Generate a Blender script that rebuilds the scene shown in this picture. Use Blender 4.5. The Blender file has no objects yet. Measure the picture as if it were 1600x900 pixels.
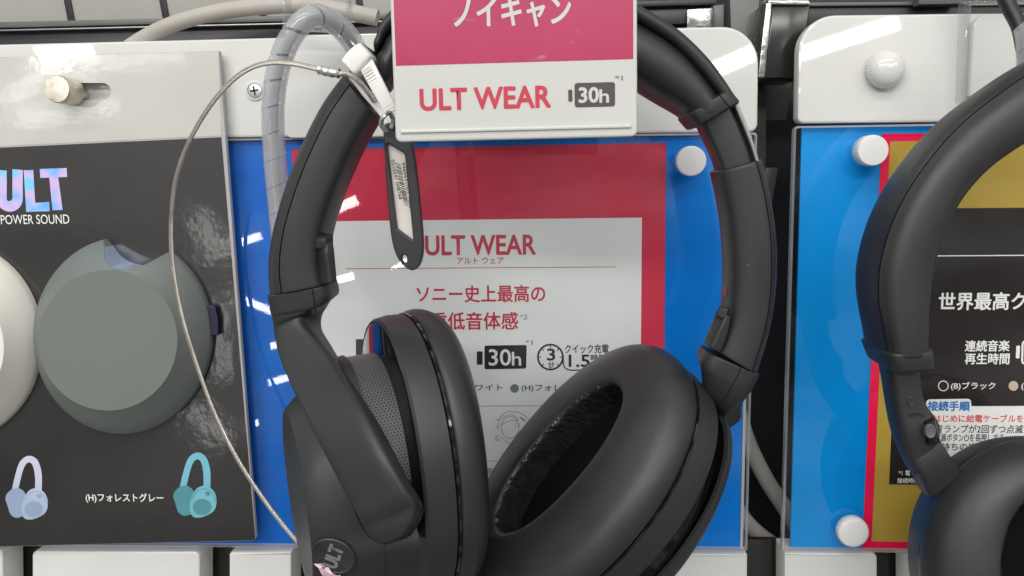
import bpy, math, random
from mathutils import Vector, Matrix
from mathutils.bvhtree import BVHTree
random.seed(4)
SC = bpy.context.scene
COL = SC.collection

# ---------------------------------------------------------------- camera (all lengths below in millimetres, scaled to metres on build)
FPX, DIST = 1331.0, 340.0
YAW, PITCH, ROLL = math.radians(3.05), math.radians(7.6), 0.0125
_v = Vector((-math.sin(YAW), math.cos(YAW), 0)); _r = Vector((math.cos(YAW), math.sin(YAW), 0)); _u = Vector((0, 0, 1))
VIEW = _v * math.cos(PITCH) - _u * math.sin(PITCH)
UPV = _u * math.cos(PITCH) + _v * math.sin(PITCH)
RT = _r * math.cos(ROLL) - UPV * math.sin(ROLL)
UP = UPV * math.cos(ROLL) + _r * math.sin(ROLL)
CAM = -DIST * VIEW
MM = 0.001
cam_data = bpy.data.cameras.new('camera')
cam = bpy.data.objects.new('camera', cam_data); COL.objects.link(cam)
cam.matrix_world = Matrix(((RT.x, UP.x, -VIEW.x, CAM.x * MM), (RT.y, UP.y, -VIEW.y, CAM.y * MM), (RT.z, UP.z, -VIEW.z, CAM.z * MM), (0, 0, 0, 1)))
cam_data.sensor_width = 36; cam_data.lens = 36 * FPX / 1600
cam_data.clip_start = 0.01; cam_data.clip_end = 60
SC.camera = cam


def ray(px, py):
    return (VIEW + RT * ((px - 800) / FPX) + UP * ((450 - py) / FPX)).normalized()


def at(px, py, Y=0.0):
    """The point on the vertical plane at depth Y (mm, negative = towards the viewer) seen at that pixel of the photograph."""
    d = ray(px, py)
    return CAM + d * ((Y - CAM.y) / d.y)


# ---------------------------------------------------------------- world, lamps, exposure
SC.view_settings.view_transform = 'Standard'
SC.view_settings.look = 'None'
SC.view_settings.exposure = 0.0
SC.view_settings.gamma = 1.0
SC.cycles.use_denoising = True
SC.cycles.max_bounces = 10
SC.cycles.transparent_max_bounces = 16
SC.cycles.sample_clamp_indirect = 6
world = bpy.data.worlds.new('World'); SC.world = world; world.use_nodes = True
wn, wl = world.node_tree.nodes, world.node_tree.links
bg = wn['Background']
tc = wn.new('ShaderNodeTexCoord')
sep = wn.new('ShaderNodeSeparateXYZ'); wl.new(tc.outputs['Generated'], sep.inputs[0])
ramp = wn.new('ShaderNodeValToRGB')          # the lit shop: dim floor, shelves, pale ceiling
mr = wn.new('ShaderNodeMapRange'); mr.inputs[1].default_value = -1; mr.inputs[2].default_value = 1
wl.new(sep.outputs[2], mr.inputs[0]); wl.new(mr.outputs[0], ramp.inputs[0])
els = ramp.color_ramp.elements
els[0].position = 0.0; els[0].color = (.20, .195, .19, 1)
els[1].position = 1.0; els[1].color = (.95, .95, .93, 1)
e = els.new(.42); e.color = (.46, .455, .45, 1)
e = els.new(.60); e.color = (.8, .8, .79, 1)
nz = wn.new('ShaderNodeTexNoise'); nz.inputs['Scale'].default_value = 4.5; nz.inputs['Detail'].default_value = 3
mp = wn.new('ShaderNodeMapping'); mp.inputs['Scale'].default_value = (1, 1, 2.4)
wl.new(tc.outputs['Generated'], mp.inputs[0]); wl.new(mp.outputs[0], nz.inputs[0])
nr = wn.new('ShaderNodeMapRange'); nr.inputs[1].default_value = .42; nr.inputs[2].default_value = .62; nr.inputs[3].default_value = .35; nr.inputs[4].default_value = 2.2
wl.new(nz.outputs[0], nr.inputs[0])
mx = wn.new('ShaderNodeMix'); mx.data_type = 'RGBA'; mx.blend_type = 'MULTIPLY'; mx.inputs[0].default_value = 1
wl.new(ramp.outputs[0], mx.inputs[6]); wl.new(nr.outputs[0], mx.inputs[7])
wl.new(mx.outputs[2], bg.inputs[0])
bg.inputs[1].default_value = 0.70


def lamp(name, a, b, target, width, radiance):
    """A fluorescent tube fixture from point a to point b (mm) shining at target; radiance in W/m2/sr."""
    a, b, target = Vector(a), Vector(b), Vector(target)
    c = (a + b) / 2; L = (b - a).length
    z = (c - target).normalized(); x = (b - a).normalized(); y = z.cross(x).normalized(); z = x.cross(y).normalized()
    ld = bpy.data.lights.new(name, 'AREA'); ld.shape = 'RECTANGLE'; ld.size = L * MM; ld.size_y = width * MM
    ld.energy = radiance * math.pi * ld.size * ld.size_y
    ld.color = (1, .985, .95)
    o = bpy.data.objects.new(name, ld); COL.objects.link(o)
    o.matrix_world = Matrix(((x.x, y.x, z.x, c.x * MM), (x.y, y.y, z.y, c.y * MM), (x.z, y.z, z.z, c.z * MM), (0, 0, 0, 1)))
    return o


def tube_seen_at(p0, p1, Y, dist, width, radiance):
    """A far shop tube whose mirror image in the plane Y runs between two places."""
    pts = []
    for p in (p0, p1):
        h = at(p[0], p[1], Y); d = ray(*p); pts.append(h + Vector((d.x, -d.y, d.z)) * dist)
    lamp('shop_tube', pts[0], pts[1], at((p0[0] + p1[0]) / 2, (p0[1] + p1[1]) / 2, Y), width, radiance)


lamp('ceiling_tube', (-1700, -2300, 1000), (800, -2500, 1000), (0, 0, 0), 200, 18)
lamp('ceiling_tube', (-1100, -1100, 1150), (700, -1250, 1150), (0, 0, 0), 160, 11)
lamp('ceiling_tube', (900, -2100, 900), (2000, -1500, 950), (100, 0, 0), 180, 10)
for s in (((1108, 113), (1186, 78), -4, 6000, 110), ((1252, 84), (1404, 34), -4, 6000, 95), ((62, 92), (140, 66), -4, 6000, 150),
          ((312, 330), (336, 410), -9, 5000, 70, 13), ((338, 470), (350, 590), -9, 5000, 60, 12), ((300, 640), (352, 690), -9, 5000, 80, 12), ((25, 186), (185, 166), -9, 5000, 40, 11), ((8, 160), (75, 108), -9, 5000, 45, 11), ((130, 101), (285, 86), -9, 5000, 35, 12),
          ((354, 386), (408, 368), -4, 5000, 46), ((372, 465), (434, 490), -4, 5000, 44), ((423, 541), (455, 533), -4, 5000, 40),
          ((420, 598), (458, 588), -4, 5000, 40), ((392, 663), (404, 660), -4, 5000, 40),
          ((500, 338), (558, 312), -4, 5000, 60), ((608, 415), (640, 409), -4, 5000, 44), ((512, 441), (553, 431), -4, 5000, 44)):
    tube_seen_at(s[0], s[1], s[2], s[3], s[4], s[5] if len(s) > 5 else 30)


# ---------------------------------------------------------------- materials
def rgb(c):
    """0-255 display colour to linear."""
    return tuple(((x / 255) / 12.92 if x / 255 <= .04045 else ((x / 255 + .055) / 1.055) ** 2.4) for x in c) + (1,)


def mat(name, col, rough=.5, metal=0, bump=0, bscale=900, vary=.06, vscale=40, coat=0, coat_rough=.03, spec=.5, dust=0, trans=0, detail=3, coat_ior=1.5, rv=.05):
    m = bpy.data.materials.new(name); m.use_nodes = True
    n, l = m.node_tree.nodes, m.node_tree.links
    p = n['Principled BSDF']
    p.inputs['Roughness'].default_value = rough; p.inputs['Metallic'].default_value = metal
    p.inputs['Specular IOR Level'].default_value = spec
    p.inputs['Coat Weight'].default_value = coat; p.inputs['Coat Roughness'].default_value = coat_rough
    p.inputs['Transmission Weight'].default_value = trans; p.inputs['Coat IOR'].default_value = coat_ior
    co = n.new('ShaderNodeTexCoord')
    a = n.new('ShaderNodeTexNoise'); a.inputs['Scale'].default_value = vscale; a.inputs['Detail'].default_value = 5
    l.new(co.outputs['Object'], a.inputs[0])
    mapr = n.new('ShaderNodeMapRange'); mapr.inputs[1].default_value = .3; mapr.inputs[2].default_value = .7
    mapr.inputs[3].default_value = 1 - vary; mapr.inputs[4].default_value = 1 + vary
    l.new(a.outputs[0], mapr.inputs[0])
    mul = n.new('ShaderNodeMix'); mul.data_type = 'RGBA'; mul.blend_type = 'MULTIPLY'; mul.inputs[0].default_value = 1
    mul.inputs[6].default_value = col; l.new(mapr.outputs[0], mul.inputs[7])
    out = mul.outputs[2]
    if dust:
        v = n.new('ShaderNodeTexVoronoi'); v.inputs['Scale'].default_value = 210; l.new(co.outputs['Object'], v.inputs[0])
        lt = n.new('ShaderNodeMath'); lt.operation = 'LESS_THAN'; lt.inputs[1].default_value = .042; l.new(v.outputs['Distance'], lt.inputs[0])
        s2 = n.new('ShaderNodeSeparateColor'); l.new(v.outputs['Color'], s2.inputs[0])
        g2 = n.new('ShaderNodeMath'); g2.operation = 'GREATER_THAN'; g2.inputs[1].default_value = .82; l.new(s2.outputs[0], g2.inputs[0])
        mm = n.new('ShaderNodeMath'); mm.operation = 'MULTIPLY'; l.new(lt.outputs[0], mm.inputs[0]); l.new(g2.outputs[0], mm.inputs[1])
        m3 = n.new('ShaderNodeMath'); m3.operation = 'MULTIPLY'; m3.inputs[1].default_value = dust; l.new(mm.outputs[0], m3.inputs[0])
        d = n.new('ShaderNodeMix'); d.data_type = 'RGBA'; l.new(m3.outputs[0], d.inputs[0]); l.new(out, d.inputs[6]); d.inputs[7].default_value = (.4, .4, .38, 1)
        out = d.outputs[2]
    l.new(out, p.inputs['Base Color'])
    rr = n.new('ShaderNodeMapRange'); rr.inputs[1].default_value = .3; rr.inputs[2].default_value = .7
    rr.inputs[3].default_value = max(0, rough - rv); rr.inputs[4].default_value = min(1, rough + rv)
    l.new(a.outputs[0], rr.inputs[0]); l.new(rr.outputs[0], p.inputs['Roughness'])
    if bump:
        b = n.new('ShaderNodeTexNoise'); b.inputs['Scale'].default_value = bscale; b.inputs['Detail'].default_value = detail
        l.new(co.outputs['Object'], b.inputs[0])
        bn = n.new('ShaderNodeBump'); bn.inputs['Strength'].default_value = bump; bn.inputs['Distance'].default_value = .001
        l.new(b.outputs[0], bn.inputs['Height']); l.new(bn.outputs[0], p.inputs['Normal'])
        if coat: l.new(bn.outputs[0], p.inputs['Coat Normal'])
    return m


def clear_mat(name, tint=(1, 1, 1, 1), refl=1.0, rough=.02, milk=0.0):
    """Thin clear plastic: passes light straight on and mirrors by angle."""
    m = bpy.data.materials.new(name); m.use_nodes = True
    n, l = m.node_tree.nodes, m.node_tree.links
    for x in list(n):
        if x.type == 'BSDF_PRINCIPLED': n.remove(x)
    o = n['Material Output']
    t = n.new('ShaderNodeBsdfTransparent'); t.inputs[0].default_value = tint
    g = n.new('ShaderNodeBsdfGlossy'); g.inputs['Roughness'].default_value = rough
    f = n.new('ShaderNodeFresnel'); f.inputs[0].default_value = 1.49
    ge = n.new('ShaderNodeNewGeometry')
    ff = n.new('ShaderNodeMath'); ff.operation = 'LESS_THAN'; ff.inputs[1].default_value = .5; l.new(ge.outputs['Backfacing'], ff.inputs[0])
    k0 = n.new('ShaderNodeMath'); k0.operation = 'MULTIPLY'; l.new(f.outputs[0], k0.inputs[0]); l.new(ff.outputs[0], k0.inputs[1])
    k = n.new('ShaderNodeMath'); k.operation = 'MULTIPLY'; k.inputs[1].default_value = refl; k.use_clamp = True; l.new(k0.outputs[0], k.inputs[0])
    mxs = n.new('ShaderNodeMixShader'); l.new(k.outputs[0], mxs.inputs[0]); l.new(g.outputs[0], mxs.inputs[2])
    if milk:
        d = n.new('ShaderNodeBsdfTranslucent'); d.inputs[0].default_value = (.8, .8, .8, 1)
        d2 = n.new('ShaderNodeBsdfDiffuse'); d2.inputs[0].default_value = (.75, .76, .77, 1)
        ad = n.new('ShaderNodeMixShader'); ad.inputs[0].default_value = .5; l.new(d.outputs[0], ad.inputs[1]); l.new(d2.outputs[0], ad.inputs[2])
        m2 = n.new('ShaderNodeMixShader'); m2.inputs[0].default_value = milk; l.new(t.outputs[0], m2.inputs[1]); l.new(ad.outputs[0], m2.inputs[2])
        l.new(m2.outputs[0], mxs.inputs[1])
    else:
        l.new(t.outputs[0], mxs.inputs[1])
    l.new(mxs.outputs[0], o.inputs[0])
    return m


def grille_mat():
    """Perforated metal: hexagonal rows of dark holes by UV (mm)."""
    m = mat('perforated_metal', (.11, .11, .11, 1), .42, 0, vary=.05)
    n, l = m.node_tree.nodes, m.node_tree.links
    p = n['Principled BSDF']
    uv = n.new('ShaderNodeUVMap'); uv.uv_map = 'UVMap'
    def frac_dist(offx, offy):
        mp_ = n.new('ShaderNodeMapping'); mp_.inputs['Location'].default_value = (offx, offy, 0); mp_.inputs['Scale'].default_value = (1 / 1.9, 1 / 1.1, 0)
        l.new(uv.outputs[0], mp_.inputs[0])
        fr = n.new('ShaderNodeVectorMath'); fr.operation = 'FRACTION'; l.new(mp_.outputs[0], fr.inputs[0])
        sb = n.new('ShaderNodeVectorMath'); sb.operation = 'SUBTRACT'; sb.inputs[1].default_value = (.5, .5, 0); l.new(fr.outputs[0], sb.inputs[0])
        ml = n.new('ShaderNodeVectorMath'); ml.operation = 'MULTIPLY'; ml.inputs[1].default_value = (1.9, 1.1, 0); l.new(sb.outputs[0], ml.inputs[0])
        ln = n.new('ShaderNodeVectorMath'); ln.operation = 'LENGTH'; l.new(ml.outputs[0], ln.inputs[0])
        return ln.outputs['Value']
    a, b = frac_dist(0, 0), frac_dist(.5, .5)
    mn = n.new('ShaderNodeMath'); mn.operation = 'MINIMUM'; l.new(a, mn.inputs[0]); l.new(b, mn.inputs[1])
    ss = n.new('ShaderNodeMapRange'); ss.inputs[1].default_value = .27; ss.inputs[2].default_value = .36; l.new(mn.outputs[0], ss.inputs[0])
    mx_ = n.new('ShaderNodeMix'); mx_.data_type = 'RGBA'; l.new(ss.outputs[0], mx_.inputs[0]); mx_.inputs[6].default_value = (.003, .003, .003, 1); mx_.inputs[7].default_value = (.085, .085, .086, 1)
    l.new(mx_.outputs[2], p.inputs['Base Color'])
    return m


def gradient_mat(name, stops, scale, axis=(1, 0, 0), rough=.3, noise=.25, off=0.0):
    """Colour gradient in object space along an axis (per metre) with a soft wander."""
    m = bpy.data.materials.new(name); m.use_nodes = True
    n, l = m.node_tree.nodes, m.node_tree.links; p = n['Principled BSDF']; p.inputs['Roughness'].default_value = rough; p.inputs['Specular IOR Level'].default_value = .1
    co = n.new('ShaderNodeTexCoord')
    dt = n.new('ShaderNodeVectorMath'); dt.operation = 'DOT_PRODUCT'; dt.inputs[1].default_value = axis; l.new(co.outputs['Object'], dt.inputs[0])
    nzz = n.new('ShaderNodeTexNoise'); nzz.inputs['Scale'].default_value = 90; l.new(co.outputs['Object'], nzz.inputs[0])
    a = n.new('ShaderNodeMath'); a.operation = 'MULTIPLY_ADD'; a.inputs[1].default_value = scale; a.inputs[2].default_value = .5 - noise / 2 + off; l.new(dt.outputs['Value'], a.inputs[0])
    b = n.new('ShaderNodeMath'); b.operation = 'MULTIPLY_ADD'; b.inputs[1].default_value = noise; l.new(nzz.outputs[0], b.inputs[0]); l.new(a.outputs[0], b.inputs[2])
    r = n.new('ShaderNodeValToRGB'); l.new(b.outputs[0], r.inputs[0])
    r.color_ramp.elements[0].position = stops[0][0]; r.color_ramp.elements[0].color = stops[0][1]
    r.color_ramp.elements[1].position = stops[-1][0]; r.color_ramp.elements[1].color = stops[-1][1]
    for s in stops[1:-1]:
        e_ = r.color_ramp.elements.new(s[0]); e_.color = s[1]
    l.new(r.outputs[0], p.inputs['Base Color'])
    return m


def scuffed_mat(name, col, scuff, rough=.3):
    """Glossy print with a few pale rubbed scratches."""
    m = mat(name, col, rough, vary=.04)
    n, l = m.node_tree.nodes, m.node_tree.links; p = n['Principled BSDF']
    src = p.inputs['Base Color'].links[0].from_socket
    co = n.new('ShaderNodeTexCoord')
    mp_ = n.new('ShaderNodeMapping'); mp_.inputs['Scale'].default_value = (1, 1, 1.9); mp_.inputs['Rotation'].default_value = (0, .5, 0); l.new(co.outputs['Object'], mp_.inputs[0])
    a = n.new('ShaderNodeTexNoise'); a.inputs['Scale'].default_value = 95; a.inputs['Detail'].default_value = 9; a.inputs['Distortion'].default_value = 1.2; l.new(mp_.outputs[0], a.inputs[0])
    b = n.new('ShaderNodeTexNoise'); b.inputs['Scale'].default_value = 28; l.new(co.outputs['Object'], b.inputs[0])
    m1 = n.new('ShaderNodeMapRange'); m1.inputs[1].default_value = .60; m1.inputs[2].default_value = .68; l.new(a.outputs[0], m1.inputs[0])
    m2 = n.new('ShaderNodeMapRange'); m2.inputs[1].default_value = .50; m2.inputs[2].default_value = .64; l.new(b.outputs[0], m2.inputs[0])
    k = n.new('ShaderNodeMath'); k.operation = 'MULTIPLY'; l.new(m1.outputs[0], k.inputs[0]); l.new(m2.outputs[0], k.inputs[1])
    k2 = n.new('ShaderNodeMath'); k2.operation = 'MULTIPLY'; k2.inputs[1].default_value = .55; l.new(k.outputs[0], k2.inputs[0])
    x = n.new('ShaderNodeMix'); x.data_type = 'RGBA'; l.new(k2.outputs[0], x.inputs[0]); l.new(src, x.inputs[6]); x.inputs[7].default_value = scuff
    l.new(x.outputs[2], p.inputs['Base Color'])
    return m


def leather_inner_mat():
    """Gathered leatherette: creases run across the band (UV u = along, v = across)."""
    m = mat('creased_leatherette', (.017, .017, .017, 1), .36, vary=.1)
    n, l = m.node_tree.nodes, m.node_tree.links; p = n['Principled BSDF']
    uv = n.new('ShaderNodeUVMap'); uv.uv_map = 'UVMap'
    mp_ = n.new('ShaderNodeMapping'); mp_.inputs['Scale'].default_value = (.30, .10, 1); l.new(uv.outputs[0], mp_.inputs[0])
    a = n.new('ShaderNodeTexNoise'); a.inputs['Scale'].default_value = 1.0; a.inputs['Detail'].default_value = 2; a.inputs['Distortion'].default_value = .5; l.new(mp_.outputs[0], a.inputs[0])
    bn = n.new('ShaderNodeBump'); bn.inputs['Strength'].default_value = 1; bn.inputs['Distance'].default_value = .0022
    l.new(a.outputs[0], bn.inputs['Height']); l.new(bn.outputs[0], p.inputs['Normal'])
    return m


M = {}
M['wall'] = mat('shelf_back_panel', (.36, .35, .32, 1), .55, bump=.05, bscale=300, vary=.08, vscale=9)
M['dark'] = mat('dark_recess', (.012, .012, .013, 1), .5, vary=.3, vscale=15)
M['smoke'] = mat('smoked_gloss', (.02, .019, .018, 1), .2, vary=.2, vscale=12)
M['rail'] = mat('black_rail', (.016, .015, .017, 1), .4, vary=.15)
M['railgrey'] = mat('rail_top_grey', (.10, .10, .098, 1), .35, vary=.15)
M['chrome'] = mat('chrome', (.72, .71, .69, 1), .16, 1, vary=.08)
M['screw_metal'] = mat('screw_metal', (.62, .62, .61, 1), .42, .8, vary=.15, vscale=300)
M['satin'] = mat('satin_metal', (.34, .335, .33, 1), .34, .9, vary=.1)
M['worn'] = mat('worn_chrome', (.5, .49, .47, 1), .28, 1, bump=.5, bscale=260, vary=.45, vscale=130)
M['white'] = mat('white_plastic', (.66, .655, .63, 1), .28, vary=.02, vscale=20, coat=1, coat_rough=.025, spec=.15)
M['white_edge'] = mat('white_plastic_matt', (.66, .655, .635, 1), .45, vary=.03)
M['screw_white'] = mat('white_nylon', (.78, .77, .76, 1), .35, vary=.02)
M['acrylic'] = clear_mat('clear_acrylic')
M['acrylic_edge'] = clear_mat('acrylic_edge', (.93, .95, .95, 1), 1.6, .06, .5)
M['clear'] = clear_mat('clear_plastic', (.9, .91, .91, 1), 1.4, .04, .10)
M['wrap'] = clear_mat('translucent_wrap', (.96, .97, .99, 1), 1.5, .13, .36)
M['blue'] = gradient_mat('printed_blue_shaded', [(0, rgb((52, 72, 190))), (.35, rgb((34, 92, 185))), (.6, rgb((0, 108, 200))), (1, rgb((0, 122, 215)))], 2.4, noise=.16, rough=.4)  # deeper left-hand stops paint shadow into the card
M['blue2'] = gradient_mat('printed_sky_blue', [(0, rgb((0, 142, 218))), (1, rgb((0, 128, 216)))], 6, noise=.2, rough=.4)
M['red'] = mat('printed_red_hazed', rgb((204, 58, 82)), .5, vary=.03, spec=.1)  # green and blue raised: haze of the acrylic painted into the red
M['paper'] = mat('printed_paper', rgb((222, 226, 225)), .5, vary=.015, spec=.1)
M['ink_red'] = mat('ink_red', rgb((190, 42, 70)), .4)
M['ink'] = mat('ink_black', rgb((38, 38, 38)), .4)
M['ink_grey'] = mat('ink_grey', rgb((105, 108, 110)), .4)
M['ink_green'] = mat('ink_grey_green', rgb((104, 122, 122)), .4)
M['crimson'] = mat('printed_crimson', rgb((232, 28, 78)), .4, vary=.03, spec=.1)
M['gold'] = mat('printed_gold', rgb((178, 152, 66)), .4, vary=.09, vscale=25, spec=.1)
M['black_print'] = mat('printed_black', rgb((42, 38, 38)), .4, vary=.12, vscale=12, spec=.1)
M['ink_white'] = mat('ink_white', rgb((232, 232, 230)), .4)
M['ink_blue'] = mat('ink_blue', rgb((25, 110, 185)), .4)
M['ink_scarlet'] = mat('ink_scarlet', rgb((214, 60, 55)), .4)
M['tan'] = mat('ink_tan', rgb((196, 178, 160)), .4)
M['pink'] = scuffed_mat('printed_magenta', rgb((172, 42, 84)), (.62, .45, .5, 1), .3)
M['sign_white'] = mat('sign_white', (.55, .55, .525, 1), .3, vary=.02, coat=.3)
M['sign_ink'] = mat('sign_charcoal', rgb((70, 60, 62)), .4)
M['board_cream'] = mat('laminated_cream_card', (.52, .505, .47, 1), .35, vary=.03, coat=1, coat_rough=.07, bump=.03, bscale=170, detail=2)
M['board_black'] = mat('laminated_black_card', (.013, .0115, .010, 1), .4, vary=.35, vscale=22, coat=1, coat_rough=.07, bump=.045, bscale=170, dust=.25, detail=2, coat_ior=1.32)
M['card_edge'] = mat('card_edge', (.42, .41, .42, 1), .8, vary=.1)
M['holo'] = gradient_mat('iridescent_ink', [(0, rgb((150, 190, 245))), (.3, rgb((100, 175, 240))), (.52, rgb((150, 185, 240))), (.75, rgb((215, 180, 225))), (1, rgb((130, 200, 250)))], 9, (.4, 0, 1), noise=2.4, off=-1.0)
M['shell_grey'] = mat('matt_green_grey', (.165, .185, .175, 1), .52, vary=.03, dust=.0)
M['shell_disc'] = mat('matt_green_grey_disc', (.15, .166, .150, 1), .55, vary=.03)
M['shell_white'] = mat('matt_warm_white', (.72, .70, .64, 1), .5, vary=.02)
M['notch_blue'] = mat('iridescent_blue', (.50, .62, .86, 1), .2, .5, vary=.1)
M['navy'] = mat('navy_plastic', (.004, .005, .03, 1), .3)
M['mini_white'] = gradient_mat('print_pale_blue', [(0, rgb((150, 172, 198))), (.5, rgb((188, 194, 214))), (1, rgb((206, 206, 222)))], 26, (.2, 0, 1), noise=.5, off=-.5)
M['mini_teal'] = gradient_mat('print_teal', [(0, rgb((88, 160, 166))), (.5, rgb((112, 178, 184))), (1, rgb((120, 184, 206)))], 26, (.2, 0, 1), noise=.5, off=-.5)
M['mini_white_d'] = mat('print_pale_blue_dim', rgb((140, 158, 184)), .4)
M['mini_teal_d'] = mat('print_teal_dim', rgb((78, 140, 150)), .4)
M['brass'] = mat('brushed_brass', (.74, .69, .58, 1), .42, 1, bump=.25, bscale=2600, vary=.15, vscale=300)
M['steel'] = mat('steel_wire', (.62, .58, .52, 1), .34, .85, vary=.15, vscale=200)
M['ferrule'] = mat('crimped_ferrule', (.66, .65, .63, 1), .25, 1, bump=.3, bscale=400)
M['nylon'] = mat('milky_nylon', (.80, .79, .755, 1), .36, vary=.03, spec=.5)
M['tag'] = mat('black_tag_plastic', (.016, .0165, .018, 1), .42, vary=.1)
M['label'] = mat('tag_label', (.62, .58, .54, 1), .5, vary=.05)
M['cable'] = mat('beige_cable', (.42, .39, .35, 1), .5, vary=.06)
M['wrapped_cable'] = mat('dark_inner_cable', (.26, .26, .27, 1), .4)
M['cable_cream'] = mat('cream_cable', (.36, .34, .31, 1), .5, vary=.06)
M['cable_black'] = mat('black_cable', (.014, .014, .015, 1), .4)
M['hp'] = mat('matt_black_plastic', (.021, .022, .023, 1), .43, vary=.06, vscale=25, spec=.48, bump=.05, bscale=3200, dust=.5, rv=.09)
M['hp_dark'] = mat('matt_black_plastic_inner', (.024, .024, .025, 1), .33, vary=.06)
M['gloss'] = mat('gloss_black', (.006, .006, .007, 1), .07, vary=.1)
M['leather'] = mat('black_leatherette', (.019, .0195, .0205, 1), .44, vary=.10, vscale=70, spec=.55, bump=.07, bscale=2000, rv=.07, dust=.25)
M['leather_in'] = leather_inner_mat()
M['cloth'] = mat('driver_cloth', (.005, .005, .005, 1), .9, spec=.08, bump=.3, bscale=3000)
M['grille'] = grille_mat()
M['mark'] = mat('red_mark', rgb((150, 52, 58)), .5)
M['emboss'] = mat('embossed_grey', (.16, .16, .155, 1), .35)
M['sticker'] = mat('pink_film', (.66, .48, .56, 1), .3, vary=.15, vscale=200)


# ---------------------------------------------------------------- mesh helpers
def smooth(x, a, b):
    x = max(0, min(1, (x - a) / (b - a))); return x * x * (3 - 2 * x)


class MB:
    def __init__(s): s.v, s.f, s.m, s.uv = [], [], [], []
    def add(s, verts, faces, m=0, uvs=None):
        o = len(s.v); s.v += [Vector(p) for p in verts]
        for i, f in enumerate(faces):
            s.f.append(tuple(o + k for k in f)); s.m.append(m[i] if isinstance(m, list) else m)
            s.uv.append(uvs[i] if uvs else [(0, 0)] * len(f))
    def loft(s, rings, m=0, closed=True, cap0=True, cap1=True, mats=None, uvscale=None, capm=None):
        """Rings of equal length; mats = one material per band; UV in mm along / across."""
        n = len(rings[0]); verts = [p for r in rings for p in r]; faces, fm, uvs = [], [], []
        acc_v = 0
        for i in range(len(rings) - 1):
            dv = sum((rings[i][k] - rings[i + 1][k]).length for k in range(0, n, max(1, n // 8))) / len(range(0, n, max(1, n // 8)))
            acc_u = 0
            for k in range(n if closed else n - 1):
                k2 = (k + 1) % n
                du = (rings[i][k] - rings[i][k2]).length
                faces.append((i * n + k, i * n + k2, (i + 1) * n + k2, (i + 1) * n + k)); fm.append(mats[i] if mats else m)
                uvs.append([(acc_u, acc_v), (acc_u + du, acc_v), (acc_u + du, acc_v + dv), (acc_u, acc_v + dv)]); acc_u += du
            acc_v += dv
        if closed and cap0: faces.append(tuple(range(n))[::-1]); fm.append(capm if capm is not None else (mats[0] if mats else m)); uvs.append([(0, 0)] * n)
        if closed and cap1: faces.append(tuple((len(rings) - 1) * n + k for k in range(n))); fm.append(capm if capm is not None else (mats[-1] if mats else m)); uvs.append([(0, 0)] * n)
        s.add(verts, faces, fm, uvs)
    def bvh(s): return BVHTree.FromPolygons([v[:] for v in s.v], s.f)


WLOC = {}


def link(name, data, parent=None, loc=None):
    o = bpy.data.objects.new(name, data); COL.objects.link(o)
    if parent: o.parent = parent
    if loc is not None: o.location = loc
    return o


def build(name, mb, mats, parent=None, sharp=32, origin=None, recalc=True):
    if not isinstance(mats, (list, tuple)): mats = [mats]
    if parent: base = WLOC[parent.name]
    else:
        base = Vector(origin) if origin is not None else Vector((sum(p.x for p in mb.v) / len(mb.v), sum(p.y for p in mb.v) / len(mb.v), min(p.z for p in mb.v)))
    me = bpy.data.meshes.new(name)
    me.from_pydata([((p - base) * MM)[:] for p in mb.v], [], mb.f)
    for k in mats: me.materials.append(M[k])
    me.polygons.foreach_set('material_index', mb.m)
    uvl = me.uv_layers.new(name='UVMap')
    flat = [c for f in mb.uv for uvc in f for c in uvc]
    uvl.data.foreach_set('uv', flat)
    if recalc:
        import bmesh
        b = bmesh.new(); b.from_mesh(me); bmesh.ops.recalc_face_normals(b, faces=b.faces); b.to_mesh(me); b.free()
    me.shade_smooth(); me.set_sharp_from_angle(angle=math.radians(sharp))
    for pl in me.polygons:
        if pl.loop_total > 8: pl.use_smooth = False
    me.update()
    o = link(name, me, parent, None if parent else base * MM)
    WLOC[o.name] = base
    return o


def empty(name, base):
    o = bpy.data.objects.new(name, None); COL.objects.link(o); o.location = Vector(base) * MM; o.empty_display_size = .01
    WLOC[o.name] = Vector(base); return o


def tag(o, label=None, cat=None, group=None, kind=None):
    if label: o['label'] = label
    if cat: o['category'] = cat
    if group: o['group'] = group
    if kind: o['kind'] = kind
    return o


def cr(pts, n):
    """Catmull-Rom through tuples, n samples per span."""
    pts = [tuple(map(float, p)) for p in pts]; out = []
    for i in range(len(pts) - 1):
        p0 = pts[max(i - 1, 0)]; p1 = pts[i]; p2 = pts[i + 1]; p3 = pts[min(i + 2, len(pts) - 1)]
        for k in range(n):
            t = k / n
            out.append(tuple(.5 * (2 * b + (c - a) * t + (2 * a - 5 * b + 4 * c - d) * t * t + (-a + 3 * b - 3 * c + d) * t ** 3) for a, b, c, d in zip(p0, p1, p2, p3)))
    out.append(pts[-1]); return out


def frames(P):
    """Parallel-transport frames along a polyline."""
    T = [(P[min(i + 1, len(P) - 1)] - P[max(i - 1, 0)]).normalized() for i in range(len(P))]
    n = T[0].cross(Vector((0, 1, 0))); n = n.normalized() if n.length > 1e-3 else T[0].cross(Vector((1, 0, 0))).normalized()
    F = []
    for t in T:
        n = (n - t * n.dot(t)).normalized(); F.append((t, n, t.cross(n)))
    return F


def tube(mb, P, r, seg=12, m=0, phase=None, off=0):
    F = frames(P); rings = []
    for i, (p, (t, n, b)) in enumerate(zip(P, F)):
        ri = r[i] if isinstance(r, list) else r
        c = p
        if phase is not None:
            c = p + (n * math.cos(phase[i]) + b * math.sin(phase[i])) * off
        rings.append([c + (n * math.cos(a) + b * math.sin(a)) * ri for a in [2 * math.pi * k / seg for k in range(seg)]])
    mb.loft(rings, m)


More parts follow.
